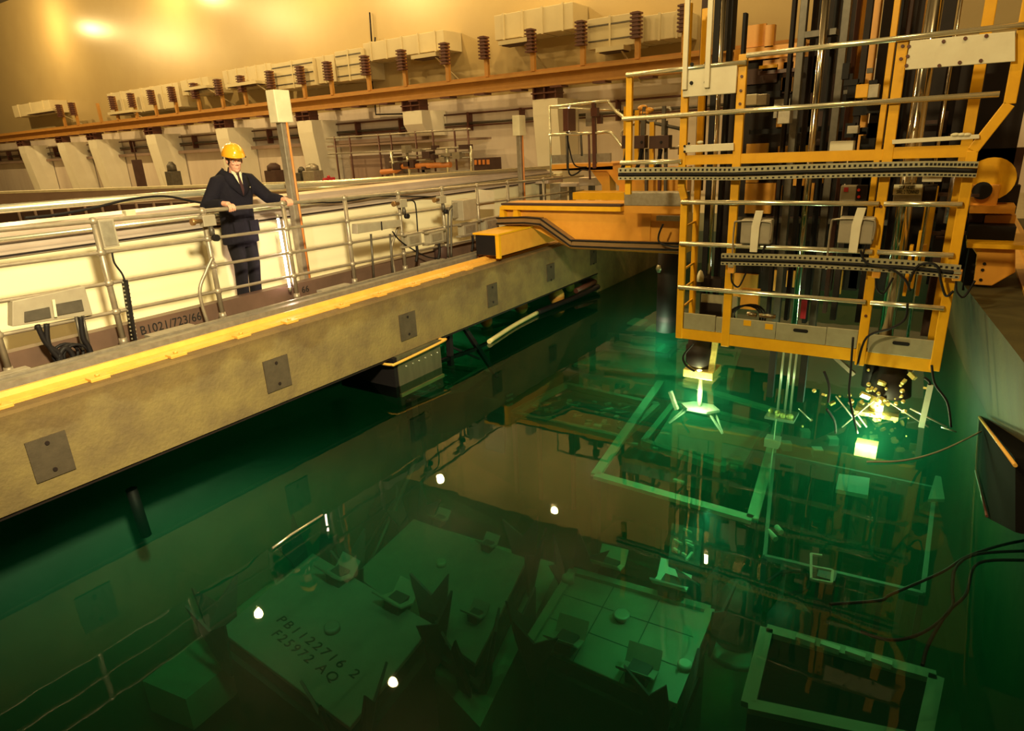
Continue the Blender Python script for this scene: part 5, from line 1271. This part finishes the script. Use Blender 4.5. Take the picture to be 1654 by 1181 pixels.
# ================================================================== FITTINGS ON THE RAILING
def hbox(px0, py0, px1, py1, x, th, name, m, parent, bevel=0.004):
    a = AX(px0,(py0+py1)/2,x); b = AX(px1,(py0+py1)/2,x); mx_ = (px0+px1)/2
    z1 = AX(mx_,py0,x).z; z0 = AX(mx_,py1,x).z
    return MB().box((x-th,a.y,z0),(x,b.y,z1)).build(name, m, parent, bevel)
XF = XH+0.06
def instr(px0, py0, px1, py1, lab, name='junction_box', m=None, detail=True, th=0.10, x=XF):
    c = AX((px0+px1)/2,(py0+py1)/2,x)
    t = thing(name, c, lab, 'junction box')
    b = hbox(px0,py0,px1,py1,x,th,'box_body',m or M_BOX,t)
    if detail:
        hbox(px0+3,py0+3,px1-3,py1-3,x+0.006,0.008,'cover',M_STEEL,t,0.002)
    return t
t = instr(163,354,189,400,'tall grey plate box under the top rail beside the second post')
t = thing('instrument_panel', AX(90,495,XF), 'long grey instrument panel with inset gauges at the left edge of the railing', 'instrument panel')
q = [AX(px,py,XF) for px,py in ((20,528),(150,508),(137,462),(20,487))]
MB().quadbox(q,0.10).build('panel_body', M_BOX, t, 0.006)
for a,b,c,d in (((44,520),(84,513),(82,497),(44,503)),((94,508),(135,501),(133,484),(91,490))):
    pass
for p4 in (((40,521),(83,513),(80,496),(40,504)),((92,510),(136,502),(132,484),(88,492))):
    MB().quadbox([AX(*p,XF+0.012) for p in p4],0.01).build('inset_gauge', M_GREY, t)
MB().bar(AX(86,484,XF+0.02),AX(90,512,XF+0.02),0.012,0.02).build('white_pointer', M_WARMW, t)
for px in (122,133): MB().tube([AX(px,508,XF-0.02),AX(px+12,565,XF-0.02)],0.014,6).build('leg', M_GREY, t)
for pts,lab in ((((60,525),(75,555),(95,570),(100,585)),'black cable bundle hanging from the instrument panel, left strand'),
                (((75,523),(80,560),(110,590),(118,575),(105,562),(95,580),(108,592)),'black cable bundle coiled below the instrument panel'),
                (((130,512),(134,545),(143,560),(150,580)),'black cable right of the instrument panel legs')):
    solo('cable_bundle', MB().tube(smooth_path([AX(*p,XF) for p in pts]),0.022,7), M_BLACK, lab, 'cable')
cl2 = thing('coiled_hose', AX(110,575,XF), 'coil of black hose behind the rail at the left edge', 'hose')
for k in range(3):
    c = AX(106+k*7,572,XF-0.05); MB().tube([(c.x+0.02*k,c.y+0.10*math.cos(a),c.z+0.09*math.sin(a)) for a in [i*math.pi/9 for i in range(19)]],0.014,6).build('coil_loop', M_BLACK, cl2)
solo('drooping_cable', MB().tube(smooth_path([AX(181,408,XF),AX(185,425,XF),AX(197,442,XF),AX(202,455,XF)]),0.009,6), M_BLACK, 'black cable drooping from the tall plate box to the holed strip', 'cable')
hs = thing('holed_strip', AX(205,500,XF), 'upright black strip with two rows of pale holes behind the second post', 'strip')
a, b = AX(201,452,XF-0.03), AX(219,560,XF-0.03); b.z = 0.05
mb = MB().bar(a,b,0.02,0.085,up=(1,0,0)); mb.mark = len(mb.f); mb.m2 = M_BRIGHT
for i in range(15):
    for s in (-1,1):
        p = a.lerp(b,(i+0.5)/15); mb.cbox((p.x+0.012,p.y+s*0.022,p.z),(0.006,0.012,0.014))
mb.build('strip_body', M_BLACK, hs)
# valves with boxes on posts
def valve(px, py, lab):
    c = AX(px,py,XF+0.01)
    t = thing('post_socket', c, lab, 'socket')
    MB().box((c.x-0.05,c.y-0.05,c.z-0.06),(c.x+0.03,c.y+0.09,c.z+0.05)).build('grey_box', M_BOX, t, 0.006)
    MB().lathe((c.x-0.0,c.y-0.16,c.z-0.0),[(0.035,0),(0.035,0.03),(0.022,0.04),(0.022,0.12)],14,'Y').build('brass_plug', mat('dull brass',(0.35,0.2,0.08),0.35,0.7), t)
    MB().lathe((c.x+0.01,c.y+0.03,c.z-0.16),[(0.025,0),(0.03,0.05),(0.02,0.10)],12).build('lower_cap', M_GREY, t)
    MB().lathe((c.x+0.02,c.y+0.04,c.z-0.18),[(0.035,0),(0.035,0.05)],14,'X').build('black_socket', M_BLACK, t)
    return t
valve(333,356,'brass plug socket on the post left of the man')
valve(648,328,'brass plug socket on the post above the twin trunk')
valve(712,322,'small plug socket on the post left of the big grey cabinet')
# twin trunk box
t = thing('twin_trunk', AX(610,365,XF), 'long grey two-part trunking box fixed across the railing', 'junction box')
q = [AX(px,py,XF+0.05) for px,py in ((577,378),(648,366),(648,355),(577,362))]
MB().quadbox(q,0.10).build('trunk_body', M_BOX, t, 0.006)
MB().bar(AX(616,358,XF+0.06),AX(617,372,XF+0.06),0.012,0.012).build('dark_split', M_BLACK, t)
for px in (599,630): MB().tube([AX(px,378,XF-0.02),AX(px+5,452,XF-0.02)],0.015,6).build('leg', M_GREY, t)
for px,py,lab in ((670,387,'small grey junction box left of the middle on the railing'),(706,383,'small grey junction box right of the middle on the railing'),(760,370,'small grey junction box below the big grey cabinet'),(795,362,'small grey junction box beside the yellow end carriage')):
    t = instr(px-11,py-9,px+11,py+9,lab,detail=True,th=0.12,x=XF+0.04)
    hbox(px-16,py+8,px+16,py+11,XF+0.04,0.1,'mounting_bar',M_STEEL,t); hbox(px-16,py-11,px+16,py-8,XF+0.04,0.1,'mounting_bar',M_STEEL,t)
    if px < 780: MB().tube(smooth_path([AX(px+3,py+10,XF+0.03),AX(px+4,py+22,XF+0.03),AX(px+2,py+36,XF+0.03)]),0.02,6).build('cable', M_BLACK, t)
t = thing('grey_cabinet', AX(757,340,XF), 'large grey cabinet hung on the railing near the orange girder', 'cabinet')
hbox(748,322,770,355,XF+0.12,0.22,'cabinet_body',M_BOX,t,0.008); hbox(732,326,748,352,XF+0.02,0.02,'bracket',M_STEEL,t)
for k,dx in enumerate((0,5)):
    solo('bent_pipe', MB().tube(smooth_path([AX(724+dx,415,XF),AX(724+dx,350,XF),AX(726+dx,338,XF),AX(733+dx,331,XF),AX(742,330+k*3,XF)]),0.016,8), M_GREY, 'bent grey conduit rising left of the large cabinet, %s of two' % ('outer','inner')[k], 'conduit')
solo('swan_cable', MB().tube(smooth_path([AX(656,323,XF),AX(668,325,XF),AX(672,338,XF),AX(675,380,XF)]),0.010,6), M_BLACK, 'black cable looping from the plug socket to the small box', 'cable')
solo('slack_cable', MB().tube(smooth_path([AX(634,374,XF),AX(645,388,XF),AX(665,402,XF),AX(690,415,XF),AX(712,418,XF)]),0.010,6), M_BLACK, 'black cable sagging from the twin trunk along the kerb', 'cable')
solo('notice_board', MB().quadbox([AX(774,338,XF-0.1),AX(799,338,XF-0.1),AX(798,308,XF-0.1),AX(774,306,XF-0.1)],0.015), M_WHITE, 'plain pale notice board on the railing beside the girder', 'board')
dm = solo('round_cover', MB().lathe((-6.25,7.35,0.0),[(0.20,0),(0.20,0.03)],28), M_STEEL, 'round grey cover plate on the walkway near the end carriage', 'cover')
sm_ = thing('small_motor', (-6.35,7.6,0), 'small brown motor beside the round cover plate', 'motor')
MB().lathe((-6.42,7.62,0.0),[(0.12,0),(0.12,0.2),(0.08,0.26)],16).build('motor_body', M_DBROWN, sm_)
# long black cable behind the railing
solo('long_cable', MB().tube(smooth_path([AX(40,352,XC),AX(90,347,XC),AX(150,336,XC),AX(210,322,XC),AX(265,317,XC),AX(310,325,XC),AX(345,331,XC)],8),0.014,6), M_BLACK, 'long black cable draped over the pale pipe left of the man', 'cable')
solo('long_cable', MB().tube(smooth_path([AX(480,326,XC+0.1),AX(540,327,XC+0.1),AX(580,322,XC+0.1),AX(615,317,XC+0.1),AX(700,318,XC+0.1)],8),0.012,6), M_BLACK, 'long black cable draped along the coping right of the man', 'cable')
# cluttered coping gear near the platform
for px0,py0,px1,py1,m,lab in ((888,296,905,328,M_STEEL,'squat grey upright post left of the orange girder top'),(935,287,965,300,M_ALU,'silver ribbed box below the operator platform'),(855,290,885,297,M_ALU,'low silver box on the coping left of the squat post'),(905,296,932,302,M_ALU,'silver ducting beside the squat post'),(830,300,850,318,M_WARMW,'pale box on the coping left of the girder')):
    c = AY((px0+px1)/2,(py0+py1)/2,11.6)
    t = thing('coping_unit', c, lab, 'equipment')
    R(px0,py0,px1,py1,11.6,0.3,'unit_body',m,t,0.01)
    zb = AY((px0+px1)/2,py1,11.6).z
    MB().box((c.x-0.05,11.7,0),(c.x+0.05,11.8,zb+0.01)).build('unit_leg', M_GREY, t)
